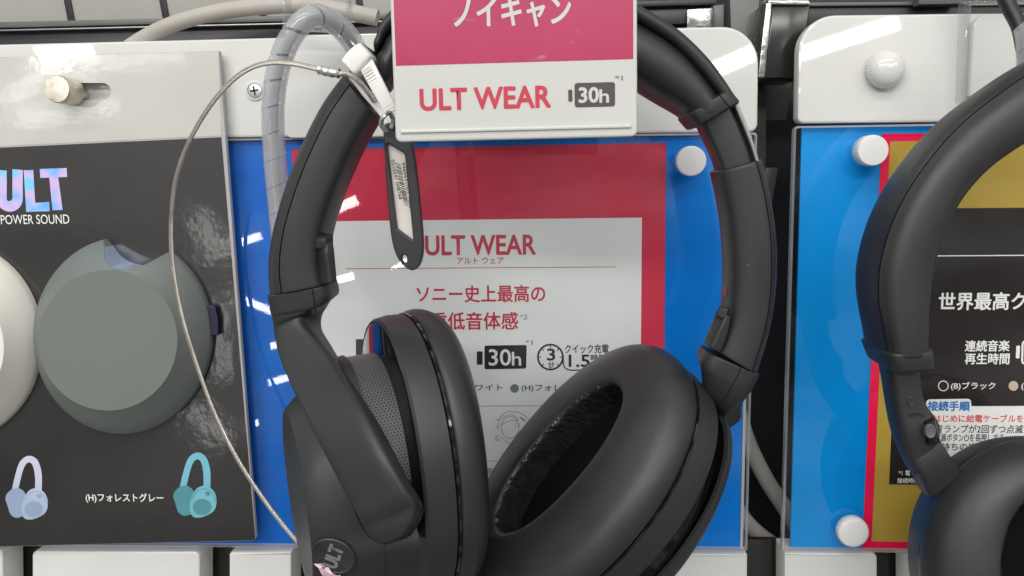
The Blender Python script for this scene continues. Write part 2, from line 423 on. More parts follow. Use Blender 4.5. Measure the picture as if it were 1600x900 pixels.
def px_path(pts, n=8):
    """(px, py, depth) control points to a smooth path of points."""
    return [at(*p) for p in cr(pts, n)]


def superprofile(n=40, e=3.0, groove=None):
    """Closed rounded-rectangle profile, (u, v) in -1..1, v>0 faces the viewer. groove: list of u positions of thin seams on the front."""
    P = []
    for k in range(n):
        a = 2 * math.pi * k / n
        c, s = math.cos(a), math.sin(a)
        P.append((math.copysign(abs(c) ** (2 / e), c), math.copysign(abs(s) ** (2 / e), s)))
    return add_groove(P, groove)


def spline_profile(ctrl, groove=None, n=5):
    c = ctrl[-1:] + ctrl + ctrl[:2]
    P = cr(c, n)[n:-n - 1]
    if sum(a[0] * b[1] - b[0] * a[1] for a, b in zip(P, P[1:] + P[:1])) < 0: P = P[::-1]
    return add_groove(P, groove)


def add_groove(P, groove):
    for g in groove or []:
        gu, gw, gd = g
        out = []
        for i, p in enumerate(P):
            q = P[(i + 1) % len(P)]
            if abs(p[0] - gu) <= gw and p[1] > 0: continue
            out.append(p)
            if p[1] > 0 and q[1] > 0 and min(p[0], q[0]) <= gu <= max(p[0], q[0]) or (p[1] > 0 and abs(q[0] - gu) <= gw and abs(p[0] - gu) > gw and (p[0] - gu) * (P[(i + 2) % len(P)][0] - gu) <= 0):
                s = 1 if q[0] > p[0] else -1
                v = (p[1] + q[1]) / 2
                out += [(gu - s * gw, v), (gu - s * gw * .6, v - gd), (gu + s * gw * .6, v - gd), (gu + s * gw, v)]
        P = out
    return P


def sweep(mb, st, prof, n=8, m=0, round0=0, round1=0, view_b=True):
    """st: (lx, ly, rx, ry, Yl, Yr, half_depth): a body between two silhouettes."""
    S = cr(st, n); pr = []
    L = [at(s[0], s[1], s[4]) for s in S]; R = [at(s[2], s[3], s[5]) for s in S]; D = [s[6] for s in S]
    C = [(a + b) / 2 for a, b in zip(L, R)]
    def ring(i, k=1.0, shift=0.0):
        u = (R[i] - L[i]) / 2
        t = (C[min(i + 1, len(C) - 1)] - C[max(i - 1, 0)]).normalized()
        b = t.cross(u).normalized()
        if b.y > 0: b = -b
        return [C[i] + t * shift + u * (pu * k) + b * (D[i] * pv * k) for pu, pv in prof]
    rings = [ring(i) for i in range(len(S))]
    def caps(i, r, sgn):
        hw = min((R[i] - L[i]).length / 2, D[i]); out = []
        for a in (30, 60, 80):
            a = math.radians(a); out.append(ring(i, 1 - r * (1 - math.cos(a)), sgn * r * hw * math.sin(a)))
        return out
    if round0: rings = caps(0, round0, -1)[::-1] + rings
    if round1: rings = rings + caps(len(S) - 1, round1, 1)
    mb.loft(rings, m)
    return C


def inset(P, d):
    """Shrink a closed 2-D outline by d along its vertex normals."""
    n = len(P); area = sum(P[i][0] * P[(i + 1) % n][1] - P[(i + 1) % n][0] * P[i][1] for i in range(n))
    sg = 1 if area > 0 else -1; out = []
    for i in range(n):
        a, b, c = Vector(P[i - 1]), Vector(P[i]), Vector(P[(i + 1) % n])
        e1 = (b - a).normalized() if (b - a).length > 1e-9 else (c - b).normalized(); e2 = (c - b).normalized() if (c - b).length > 1e-9 else e1
        n1 = Vector((-e1.y, e1.x)) * sg; n2 = Vector((-e2.y, e2.x)) * sg
        h = n1 + n2; h = h / max(.35, h.dot(n1)) if h.length > 1e-6 else n1
        out.append((b.x + h.x * d, b.y + h.y * d))
    return out


def plate(mb, P, yf, yb, bev=.4, m=0, mb_side=None):
    """Solid plate from an (x, z) outline, front at yf, back at yb, softened front edge."""
    def ring(d, y): return [Vector((x, y, z)) for x, z in inset(P, d)]
    rings = [ring(bev, yf), ring(bev * .3, yf + bev * .3), ring(0, yf + bev), ring(0, yb)]
    ms = mb_side if mb_side is not None else m
    mb.loft(rings, mats=[m, m, ms], capm=m)


def xz(px, py, Y):
    p = at(px, py, Y); return (p.x, p.z)


def rpoly(pts, radii, Y, seg=8):
    """Pixel corner list to a rounded (x, z) outline on plane Y; radii in mm."""
    Q = [Vector(xz(x, y, Y)) for x, y in pts]; out = []
    for i, q in enumerate(Q):
        r = radii[i] if isinstance(radii, (list, tuple)) else radii
        a, b = Q[i - 1] - q, Q[(i + 1) % len(Q)] - q
        if r <= 0: out.append(tuple(q)); continue
        a.normalize(); b.normalize(); ang = a.angle(b); d = r / math.tan(ang / 2)
        p0, p1 = q + a * d, q + b * d; c = q + (a + b).normalized() * (r / math.sin(ang / 2))
        a0 = math.atan2(p0.y - c.y, p0.x - c.x); a1 = math.atan2(p1.y - c.y, p1.x - c.x)
        da = (a1 - a0 + math.pi) % (2 * math.pi) - math.pi
        for k in range(seg + 1):
            t = a0 + da * k / seg; out.append((c.x + r * math.cos(t), c.y + r * math.sin(t)))
    return out


def sheet(mb, P, Y, m=0):
    mb.add([Vector((x, Y, z)) for x, z in P], [tuple(range(len(P)))], m)


def pxsheet(mb, pts, Y, m=0): sheet(mb, [xz(x, y, Y) for x, y in pts], Y, m)


def holed(outlines, y0, y1, mats, name, parent=None, bevel=.25):
    """Solid with real holes from (x, z) outlines (first = outer)."""
    cu = bpy.data.curves.new(name, 'CURVE'); cu.dimensions = '2D'; cu.fill_mode = 'BOTH'
    cu.extrude = abs(y1 - y0) / 2 - bevel; cu.bevel_depth = bevel; cu.bevel_resolution = 1; cu.offset = -bevel
    for P in outlines:
        s = cu.splines.new('POLY'); s.points.add(len(P) - 1); s.use_cyclic_u = True
        for i, (x, z) in enumerate(P): s.points[i].co = (x, z, 0, 1)
    ob = bpy.data.objects.new(name, cu); me = bpy.data.meshes.new_from_object(ob)
    ym = (y0 + y1) / 2
    mb = MB(); mb.add([Vector((v.co.x, ym + v.co.z, v.co.y)) for v in me.vertices], [tuple(p.vertices) for p in me.polygons])
    bpy.data.objects.remove(ob); bpy.data.curves.remove(cu); bpy.data.meshes.remove(me)
    return mb


_TXT = {}


def glyphs(s, bold):
    k = (s, bold)
    if k not in _TXT:
        cu = bpy.data.curves.new('lettering', 'FONT'); cu.body = s; cu.offset = bold; cu.resolution_u = 4
        ob = bpy.data.objects.new('lettering', cu); me = bpy.data.meshes.new_from_object(ob)
        V = [v.co.copy() for v in me.vertices]; F = [tuple(p.vertices) for p in me.polygons]
        bpy.data.objects.remove(ob); bpy.data.curves.remove(cu); bpy.data.meshes.remove(me)
        _TXT[k] = (V, F, min(v.x for v in V), max(v.x for v in V), min(v.y for v in V), max(v.y for v in V))
    return _TXT[k]


def strikes(bold):
    """Offsets (em) of the overstruck copies that thicken a stroke."""
    if bold <= 0: return [(0, 0)]
    d = bold; return [(0, 0), (d, 0), (-d, 0), (0, d), (0, -d), (d * .7, d * .7), (-d * .7, -d * .7), (d * .7, -d * .7), (-d * .7, d * .7)]


def text(mb, s, box, Y, m=0, bold=.0, frame=None):
    """Lettering filling a pixel box (x0, y0, x1, y1) on plane Y. frame: (origin, right, up) instead for a free plane (mm)."""
    V, F, x0, x1, y0, y1 = glyphs(s, 0)
    if frame is None:
        bl = at(box[0], box[3], Y); br = at(box[2], box[3], Y); tl = at(box[0], box[1], Y)
        w = (br - bl).length; h = (tl - bl).length
        cx = at((box[0] + box[2]) / 2, (box[1] + box[3]) / 2, Y); R, U = Vector((1, 0, 0)), Vector((0, 0, 1)); o = cx - R * w / 2 - U * h / 2
    else:
        o, R, U, w, h = frame
    nrm = R.cross(U); nrm = nrm if nrm.y < 0 else -nrm
    k = h / (y1 - y0)
    for i, (dx, dy) in enumerate(strikes(bold)):
        mb.add([o + R * ((v.x - x0) / (x1 - x0) * w + dx * k) + U * ((v.y - y0) * k + dy * k) + nrm * (.003 * i) for v in V], F, m)


def ellipse(px, py, rx, ry, Y, n=40, a0=0, a1=360):
    c = Vector(xz(px, py, Y)); ex = Vector(xz(px + rx, py, Y)) - c; ez = Vector(xz(px, py - ry, Y)) - c
    full = abs(a1 - a0) >= 360
    return [tuple(c + ex * math.cos(t) + ez * math.sin(t)) for t in [math.radians(a0 + (a1 - a0) * k / (n if full else n - 1)) for k in range(n)]]


def stroke(mb, pts, Y, w, m=0, closed=False):
    """Flat printed line of width w mm through (x, z) points."""
    n = len(pts); L, R = [], []
    for i in range(n):
        a = Vector(pts[i - 1] if (i or closed) else pts[0]); b = Vector(pts[(i + 1) % n] if (i < n - 1 or closed) else pts[-1])
        d = (b - a); d = d.normalized() if d.length > 1e-9 else Vector((1, 0)); q = Vector((-d.y, d.x)) * w / 2; p = Vector(pts[i])
        L.append(p + q); R.append(p - q)
    V = [Vector((p.x, Y, p.y)) for p in L + R]
    F = [(i, (i + 1) % n, n + (i + 1) % n, n + i) for i in range(n if closed else n - 1)]
    mb.add(V, F, m)


def pxstroke(mb, pts, Y, w, m=0, closed=False): stroke(mb, [xz(x, y, Y) for x, y in pts], Y, w, m, closed)


# ================================================================ SETTING: the back of the display
mb = MB(); pxsheet(mb, [(-500, -500), (2100, -500), (2100, 1400), (-500, 1400)], 70, 0)
tag(build('back_wall', mb, ['dark']), kind='structure')

# pale slotted panel behind the top left
mb = MB(); plate(mb, rpoly([(-200, -250), (700, -250), (700, 70), (-200, 70)], 0, 46), 46, 49, .3)
root = empty('slotted_board', at(250, 40, 46))
build('board', mb, ['wall'], root)
for x0 in (104, 253, 405, 560, -45):
    mb = MB(); P = [xz(x0 - 24, -100, 45), xz(x0 - 14, -100, 45), xz(x0 + 14, 44, 45), xz(x0 + 4, 44, 45)]
    plate(mb, P, 45, 45.9, .1); build('slot', mb, ['dark'], root)
tag(root, 'beige back board with slanting black slots above the rail at top left', 'back board')

# black rail with a bright lip
root = empty('display_rail', at(300, 60, 20))
def bar(p, y0, y1, name, ms, parent, bev=.3):
    b_ = MB(); plate(b_, [xz(x, y, y0) for x, y in p], y0, y1, bev); return build(name, b_, ms, parent)
bar([(-120, 46), (640, 30), (640, 180), (-120, 180)], 18, 30, 'rail_body', ['rail'], root)
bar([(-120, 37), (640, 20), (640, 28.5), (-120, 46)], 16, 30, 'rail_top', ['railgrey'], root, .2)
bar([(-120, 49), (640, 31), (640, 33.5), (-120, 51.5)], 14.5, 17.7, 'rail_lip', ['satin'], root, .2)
tag(root, 'black metal rail with bright lip running behind the left white plate', 'rail')

# steel frame between the two displays
root = empty('shelf_post', at(1160, 60, 40))
bar([(1138, -80), (1200, -80), (1196, 330), (1150, 330)], 40, 46, 'post', ['railgrey'], root)
for y in (10, 70, 130):
    bar([(1188, y - 12), (1193, y - 12), (1191, y + 10), (1186, y + 10)], 39.3, 39.8, 'slot', ['dark'], root, .1)
tag(root, 'dark grey slotted steel post behind the gap between the white plates', 'post')
root = empty('cross_bar', at(1050, 20, 25))
bar([(985, 18), (1125, 14), (1125, 36), (985, 40)], 24, 34, 'bar', ['rail'], root)
bar([(985, 2), (1120, -2), (1120, 7), (985, 11)], 26, 34, 'upper_bar', ['rail'], root)
bar([(1074, 15), (1118, 12), (1118, 42), (1074, 44)], 20, 23.8, 'end_plate', ['worn'], root)
bar([(1114, 8), (1132, 6), (1131, 50), (1116, 50)], 17, 34, 'end_cap', ['railgrey'], root, .8)
tag(root, 'dark cross bar with worn metal end behind the right side of the headband', 'bar')
root = empty('shelf_bracket', at(1220, 90, 12))
bar([(1206, 8), (1266, 8), (1252, 122), (1196, 122)], 12, 40, 'face', ['smoke'], root, .6)
bar([(1197, 4), (1207, 4), (1196, 122), (1184, 122)], 9, 40, 'worn_edge', ['worn'], root, .8)
bar([(1200, 0), (1264, 0), (1266, 7), (1200, 7)], 10, 40, 'top_edge', ['worn'], root, .5)
tag(root, 'black steel bracket with chipped chrome edge in the gap between plates', 'bracket')
mb = MB(); plate(mb, [xz(*p, 50) for p in [(1190, 118), (1240, 118), (1228, 188), (1178, 188)]], 50, 53, .3)
tag(build('grey_block', mb, ['railgrey']), 'small grey block below the chipped bracket in the dark gap', 'block')
mb = MB(); plate(mb, [xz(*p, 44) for p in [(1196, 262), (1216, 262), (1206, 320), (1190, 320)]], 44, 48, .3)
tag(build('grey_clip', mb, ['railgrey']), 'narrow grey clip beside the right headphone arm in the dark gap', 'clip')
root = empty('shelf_beam', at(1400, 10, 20))
bar([(1240, 10), (1700, 6), (1700, 40), (1240, 44)], 22, 34, 'beam', ['rail'], root)
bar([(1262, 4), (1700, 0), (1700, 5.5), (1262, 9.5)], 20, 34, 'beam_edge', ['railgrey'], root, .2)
bar([(1436, -20), (1504, -21), (1504, 6), (1436, 7)], 14, 19.5, 'joint', ['railgrey'], root)
tag(root, 'black horizontal beam above the right white plate', 'beam')

# smoked black skirting seen between the lower white bases
mb = MB(); plate(mb, rpoly([(-200, 830), (1900, 850), (1900, 1200), (-200, 1200)], 0, 14), 14, 17, .3)
tag(build('rear_skirting', mb, ['smoke']), 'glossy smoked black strip behind the white bases at the bottom', 'strip')

# cream cables in the dark gap
for lab, pts, r in (('upper cream cable curving down the dark gap beside the acrylic edge', [(1140, 590, 40), (1165, 680, 38), (1195, 745, 36), (1240, 815, 34), (1290, 900, 34)], 3.6),
                    ('lower thicker cream cable curving through the dark gap near the bottom', [(1130, 760, 32), (1170, 820, 30), (1225, 862, 30), (1300, 905, 30)], 3.6)):
    mb = MB(); tube(mb, px_path(pts), r, 14)
    tag(build('cream_cable', mb, ['cable_cream']), lab, 'cable', 'cream cables in the gap')

# ================================================================ WHITE PLATES
def white_plate(name, pts, rad, Y, th, label, group, bev=.9, ms=('white',)):
    b_ = MB(); plate(b_, rpoly(pts, rad, Y, 10), Y, Y + th, bev)
    return tag(build(name, b_, list(ms)), label, 'plate', group)
white_plate('mounting_plate', [(-200, 74), (1186, 40), (1184, 206), (-200, 221)], [0, 14, 3, 0], -3.6, 6, 'long white plastic plate running behind the left headphones', 'white upper plates')
white_plate('mounting_plate', [(1249, 24), (1900, 16), (1900, 186), (1246, 193)], [13, 0, 0, 2.5], -3.6, 6, 'white plastic plate with rounded corner and glossy dome knob at right', 'white upper plates')
white_plate('hanger_plate', [(450, 55), (900, 45), (900, 209), (444, 216)], [0, 2, 2, 3], -6.6, 2.9, 'white hanger plate fixed over the long plate behind the left headband', 'white upper plates', .5)
white_plate('hanger_plate', [(1522, 22), (1900, 12), (1900, 180), (1514, 150)], [5, 0, 0, 0], -6.8, 3.1, 'white hanger plate beside the clear strip at the top right corner', 'white upper plates', .6)
for pts, rad, lab in (([(50, 861), (312, 862), (312, 1000), (50, 1000)], [2.5, 2.5, 0, 0], 'white base block under the black board, between two dark gaps'),
                      ([(358, 863), (455, 863), (455, 1000), (358, 1000)], [1.5, .5, 0, 0], 'narrow white base block just left of the left cup'),
                      ([(-90, 858), (4, 859), (6, 1000), (-90, 1000)], [1, 2, 0, 0], 'white base block cut by the left edge of the picture'),
                      ([(690, 864), (1168, 866), (1167, 1000), (690, 1000)], [1.5, .6, 0, 0], 'wide white base block under the two cups of the left headphones'),
                      ([(1226, 864), (1371, 864), (1371, 1000), (1226, 1000)], [.6, 2.6, 0, 0], 'white base block under the right acrylic sheet'),
                      ([(1421, 866), (1700, 866), (1700, 1000), (1421, 1000)], [2.5, 0, 0, 0], 'white base block below the right headphone cup')):
    white_plate('base_block', pts, rad, -3, 14, lab, 'white base blocks', .8, ('white_edge',))

# ================================================================ BLUE BOARDS, POSTERS, ACRYLIC
mb = MB(); plate(mb, [xz(*p, 0) for p in [(-200, 228), (1170, 212), (1156, 858), (-200, 848)]], 0, 1.2, .1)
tag(build('blue_card', mb, ['blue']), 'deep blue printed card behind the red and white poster', 'card', 'blue cards')
mb = MB(); plate(mb, [xz(*p, 0) for p in [(1253, 197), (1900, 186), (1900, 866), (1235, 856)]], 0, 1.2, .1)
tag(build('blue_card', mb, ['blue2']), 'sky blue printed card behind the crimson and gold poster', 'card', 'blue cards')


mb = MB(); plate(mb, [xz(*p, -.2) for p in [(1170.5, 212), (1175, 212), (1161, 858), (1156.5, 858)]], -.2, 1, .1)
tag(build('paper_margin', mb, ['sign_white']), 'thin white paper margin along the right end of the deep blue card', 'margin')


def acrylic(pts, rad, label, Yf=-4.4):
    P = rpoly(pts, rad, Yf, 6)
    b_ = MB()
    def ring(d, y): return [Vector((x, y, z)) for x, z in inset(P, d)]
    b_.loft([ring(.8, Yf), ring(0, Yf + .7), ring(0, Yf + 3.1), ring(.5, Yf + 3.6)], mats=[1, 1, 1], capm=0)
    # bright polished edge rails of the holder
    return tag(build('acrylic_sheet', b_, ['acrylic', 'acrylic_edge']), label, 'sheet', 'clear acrylic sheets')
acrylic([(-200, 223), (1184, 207), (1168, 862), (-200, 852)], [0, 1.4, 1, 0], 'clear acrylic sheet with streaky reflections over the red and white poster')
acrylic([(1241, 197), (1900, 186), (1900, 872), (1222, 862)], [1.6, 0, 0, 1], 'clear acrylic sheet over the crimson and gold poster at right')

# --- left poster
mb = MB(); Y = -.5
pxsheet(mb, [(456, 234), (1041, 223), (1035, 850), (476, 846)], Y, 0)
Y1 = -.56
pxsheet(mb, [(500, 346), (1003, 340), (999, 840), (503, 838)], Y1, 1)
Y2 = -.62
text(mb, 'ULT WEAR', (665, 368, 836, 398), Y2, 2, .022)
text(mb, 'アルト ウェア', (714, 402, 787, 412), Y2, 2, .012)
pxstroke(mb, [(540, 420), (962, 417)], Y2, .28, 2)
text(mb, 'ソニー史上最高の', (651, 446, 851, 472), Y2, 2, .017)
text(mb, '重低音体感', (673, 488, 809, 515), Y2, 2, .017)
text(mb, '*2', (812, 491, 824, 499), Y2, 4)
sheet(mb, rpoly([(757, 540), (823, 539), (822, 576), (757, 577)], .7, Y2), Y2, 3)
sheet(mb, rpoly([(745, 549), (754, 549), (754, 570), (745, 570)], .4, Y2), Y2, 3)
text(mb, '30', (764, 546, 798, 571), Y2 - .05, 1, .012); text(mb, 'h', (800, 550, 814, 571), Y2 - .05, 1, .008)
text(mb, '*1', (821, 531, 832, 539), Y2, 3)
sheet(mb, rpoly([(556, 530), (610, 530), (610, 568), (556, 568)], .5, Y2), Y2, 3)
C_ = ellipse(860, 558, 19.5, 19.5, Y2, 48); stroke(mb, C_, Y2, .75, 3, True)
for k in range(8):
    a = k * math.pi / 4 + math.pi / 8 * 0
    p0 = xz(860 + 18 * math.cos(a), 558 - 18 * math.sin(a), Y2); p1 = xz(860 + 14.5 * math.cos(a), 558 - 14.5 * math.sin(a), Y2); stroke(mb, [p0, p1], Y2, .4, 3)
text(mb, '3', (855, 545, 867, 563), Y2, 3, .02); text(mb, '分', (856, 565, 866, 574), Y2, 3, .02)
text(mb, 'クイック充電', (883, 538, 951, 552), Y2, 3, .015)
text(mb, '1.5', (889, 554.5, 921, 573), Y2, 3, .018); text(mb, '時間', (923, 554, 947, 564), Y2, 3, .02); text(mb, '再生', (923, 566, 947, 574), Y2, 3, .02)
pxstroke(mb, [(880, 556), (880, 568), (882, 574), (886, 577), (892, 578.5), (985, 577)], Y2, .5, 3)
for cx_, m_ in ((690, 3), (804, 5)):
    sheet(mb, ellipse(cx_, 607, 6.8, 6.8, Y2, 28), Y2, m_)
text(mb, '(W)ホワイト', (700, 601, 785, 612), Y2, 3, .012); text(mb, '(H)フォレストグレー', (815, 600, 950, 613), Y2, 3, .012)
pxstroke(mb, [(560, 636), (965, 633)], Y2, .22, 4)
pxstroke(mb, [(560, 722), (960, 719)], Y2, .18, 4)
text(mb, '充電', (744, 731, 771, 742), Y2, 4)
# printed outline drawing of a cup
stroke(mb, ellipse(797, 668, 14, 17, Y2, 30), Y2, .2, 4, True)
stroke(mb, cr([xz(*p, Y2) for p in [(778, 672), (780, 655), (792, 644), (812, 645), (825, 655), (828, 664)]], 6), Y2, .22, 4)
stroke(mb, cr([xz(*p, Y2) for p in [(780, 656), (796, 648), (806, 652), (808, 657), (798, 657), (782, 664)]], 6), Y2, .2, 4)
stroke(mb, cr([xz(*p, Y2) for p in [(783, 683), (797, 693), (815, 690), (828, 664)]], 6), Y2, .2, 4)
pxstroke(mb, [(813, 652), (821, 658)], Y2, .6, 4); pxstroke(mb, [(774, 655), (779, 657)], Y2, .25, 4); pxstroke(mb, [(774, 666), (779, 668)], Y2, .25, 4)
stroke(mb, ellipse(777, 685, 3.6, 3.6, Y2, 20), Y2, .16, 4, True); text(mb, 'L', (775.8, 683, 778.6, 687), Y2, 4)
stroke(mb, ellipse(807, 664, 3, 3, Y2, 18), Y2, .16, 4, True)
tag(build('poster', mb, ['red', 'paper', 'ink_red', 'ink', 'ink_grey', 'ink_green'], sharp=180, recalc=False), 'red poster with white text panel behind the left headphones', 'poster')

# --- right poster
mb = MB(); Y = -.5
pxsheet(mb, [(1378, 209), (1900, 201), (1900, 866), (1347, 858)], Y, 0)
pxsheet(mb, [(1391, 221), (1900, 213), (1900, 852), (1362, 846)], Y1, 1)
pxsheet(mb, [(1409, 326), (1900, 322), (1900, 760), (1389, 757)], Y2, 2)
Y3, Y4 = -.68, -.74
pxstroke(mb, [(1440, 400), (1900, 397)], Y3, .4, 3)
text(mb, '世界最高クラスの', (1467, 457, 1688, 484), Y3, 3, .022)
text(mb, '連続音楽', (1508, 532, 1577, 549), Y3, 3, .022); text(mb, '再生時間', (1508, 552, 1577, 569), Y3, 3, .022)
sheet(mb, rpoly([(1588, 540), (1594, 540), (1593, 560), (1587, 560)], .5, Y3), Y3, 3)
stroke(mb, rpoly([(1598, 533), (1670, 533), (1670, 568), (1597, 568)], 1.2, Y3), Y3, .8, 3, True)
text(mb, '30h', (1606, 539, 1662, 562), Y3, 3, .01)
stroke(mb, ellipse(1474, 603, 7.6, 7.6, Y3, 30), Y3, .35, 3, True); text(mb, '(B)ブラック', (1486, 597, 1555, 610), Y3, 3, .016)
sheet(mb, ellipse(1583.5, 603, 7.6, 7.6, Y3, 30), Y3, 4); text(mb, '(S)シルバー', (1596, 597, 1666, 610), Y3, 3, .016)
sheet(mb, rpoly([(1447, 624), (1517, 623), (1518, 640), (1447, 642)], 1.5, Y3), Y3, 3)
sheet(mb, rpoly([(1440, 635), (1900, 633), (1900, 744), (1438, 746)], .8, Y3), Y3 - .01, 3)
text(mb, '接続手順', (1450, 627, 1515, 642), Y4, 5, .03)
text(mb, '※はじめに給電ケーブルを外してください', (1450, 648, 1690, 660), Y4, 6, .018)
text(mb, '青ランプが2回ずつ点滅を繰り返すまで', (1461, 664, 1690, 677), Y4, 7, .012)
text(mb, '電源ボタン⏻を長押しする', (1461, 678, 1568, 690), Y4, 7, .012)
text(mb, 'お持ちの機器', (1458, 692, 1540, 704), Y4, 7, .012)
text(mb, '*1 電', (1404, 735, 1422, 743), Y3, 3, .01); text(mb, '接続時間は', (1402, 747, 1444, 755), Y3, 3, .01)
tag(build('poster', mb, ['crimson', 'gold', 'black_print', 'ink_white', 'tan', 'ink_blue', 'ink_scarlet', 'ink'], sharp=180, recalc=False), 'crimson and gold poster with black text panel behind the right headphones', 'poster')


# ================================================================ SCREWS
def thumb_screw(px, py, Y, r, h, label, m, ribs=34, dome=.0, tilt=(0, 0), group='white thumb screws', stem_=3.0):
    """A ribbed knob standing off plane Y (axis towards the viewer)."""
    c = at(px, py, Y); ax = Vector((tilt[0], -1, tilt[1])).normalized(); ex = ax.cross(Vector((0, 0, 1))).normalized(); ez = ex.cross(ax)
    n = ribs * 4
    def ring(rr, t, rib): return [c + ax * t + (ex * math.cos(2 * math.pi * k / n) + ez * math.sin(2 * math.pi * k / n)) * (rr * (1 - rib * (1 if k % 4 in (0, 1) else 0))) for k in range(n)]
    b_ = MB()
    rings = [ring(r * .45, -.5, 0), ring(r * .45, stem_ * .4, 0), ring(r * .93, stem_ * .4 + .05, .03), ring(r, stem_ * .4 + .5, .03), ring(r, h - .5, .03), ring(r * .95, h - .05, .02)]
    for k in range(1, 6):
        a = k / 6 * math.pi / 2
        rings.append(ring(r * .95 * math.cos(a), h - .05 + (dome * r + .12) * math.sin(a), 0))
    rings.append(ring(.02, h - .05 + dome * r + .12, 0))
    b_.loft(rings)
    return tag(build('thumb_screw', b_, [m], sharp=40), label, 'screw', group)
thumb_screw(1077, 252, -4.5, 5.7, 5.5, 'white ribbed thumb screw on the blue card beside the right arm', 'screw_white')
thumb_screw(1352, 236, -4.5, 5.7, 8.5, 'white ribbed thumb screw at the top corner of the crimson poster', 'screw_white')
thumb_screw(1327, 824, -4.5, 6.1, 5.5, 'white ribbed thumb screw at the bottom corner of the crimson poster', 'screw_white', dome=.12)
thumb_screw(1380, 110, -3.8, 7.0, 3.6, 'glossy white dome knob on the right white plate', 'white', dome=.62, group='white thumb screws')
root = empty('cross_head_screw', at(399, 142, -3.6))
b_ = MB(); c = at(399, 142, -3.7); n = 32
R_ = lambda rr, y: [Vector((c.x + rr * math.cos(2 * math.pi * k / n), y, c.z + rr * math.sin(2 * math.pi * k / n))) for k in range(n)]
b_.loft([R_(3.9, -3.65), R_(3.7, -4.3), R_(3.1, -4.55), R_(2.9, -4.3)], 0, cap1=False)
b_.loft([R_(2.85, -3.9), R_(2.7, -4.5), R_(1.6, -4.9), R_(.1, -5.0)], 1)
build('screw_head', b_, ['white_edge', 'screw_metal'], root)
b_ = MB()
for a in (.15, .15 + math.pi / 2):
    d = Vector((math.cos(a), 0, math.sin(a))); q = Vector((-math.sin(a), 0, math.cos(a)))
    b_.add([c + d * s1 * 1.7 + q * s2 * .36 + Vector((0, -5.04 + 3.7 + (.0 if abs(s1) else 0), 0)) for s1, s2 in ((-1, -1), (1, -1), (1, 1), (-1, 1))], [(0, 1, 2, 3)])
build('recess', b_, ['dark'], root, recalc=False)
tag(root, 'small cross head screw in the white plate beside the black board', 'screw')

# ================================================================ BLACK LAMINATED BOARD (left)
YB = -9.0
TL, TR, BR, BL = (-150, 94), (342, 79), (400, 845), (-150, 858)
def on_board(x, y): return (x, y)
root = empty('sample_board', at(200, 845, YB))
slot = []
for cx_, cz_, a0, a1 in ((160, 143, 90, -90), (118, 143, 270, 90)):
    slot += [xz(cx_ + 13.5 * math.cos(math.radians(a0 + (a1 - a0) * k / 10)), cz_ - 13.5 * math.sin(math.radians(a0 + (a1 - a0) * k / 10)), YB) for k in range(11)]
outer = rpoly([TL, TR, BR, BL], [0, .5, 1.8, 0], YB, 5)
mb = holed([outer, slot], YB, YB + 2.6, None, 'card')
build('card', mb, ['card_edge'], root)
outer_c = rpoly([TL, TR, (346.5, 212.5), (-150, 236)], [0, .5, 0, 0], YB - .12, 5)
slot_c = [(x, z) for x, z in slot]
cu = holed([inset(outer_c, .15), slot_c], YB - .12, YB - .02, None, 'cream', bevel=.02)
build('cream_strip', cu, ['board_cream'], root, recalc=True)
mb = MB(); Yp = YB - .1
sheet(mb, inset(rpoly([(346.5, 213.5), BR, BL, (-150, 237)], [0, 1.6, 0, 0], Yp, 5), .2), Yp, 0)
build('black_print', mb, ['board_black'], root, recalc=False)
# lettering and pictures printed on the black area
mb = MB(); Yl = YB - .2
def quad(p): pxsheet(mb, p, Yl, 0)
def letter_U(x0, x1, y0, y1, w):
    xm = (x0 + x1) / 2; r = (x1 - x0) / 2; pts = [(x0 + w / 2, y0)] + [(xm - (r - w / 2) * math.cos(a), y1 - r + (r - w / 2) * math.sin(a)) for a in [math.pi * k / 14 for k in range(15)]] + [(x1 - w / 2, y0 - 1)]
    pxstroke(mb, pts, Yl, w / 4.05, 0)
letter_U(-6, 36, 266, 331, 17)
quad([(37, 266), (52, 265.5), (55, 317), (77, 315.5), (77.5, 330), (41, 331)])
quad([(62, 264), (104, 262.5), (105, 276.5), (91, 277), (98, 328), (82, 328.5), (77, 277.5), (63, 278)])
text(mb, 'POWER SOUND', (1, 335.5, 108, 350), Yl, 1, .0)
text(mb, '(H)フォレストグレー', (134, 771, 255, 786), Yl, 1, .014)
build('lettering', mb, ['holo', 'ink_white'], root, sharp=180, recalc=False)
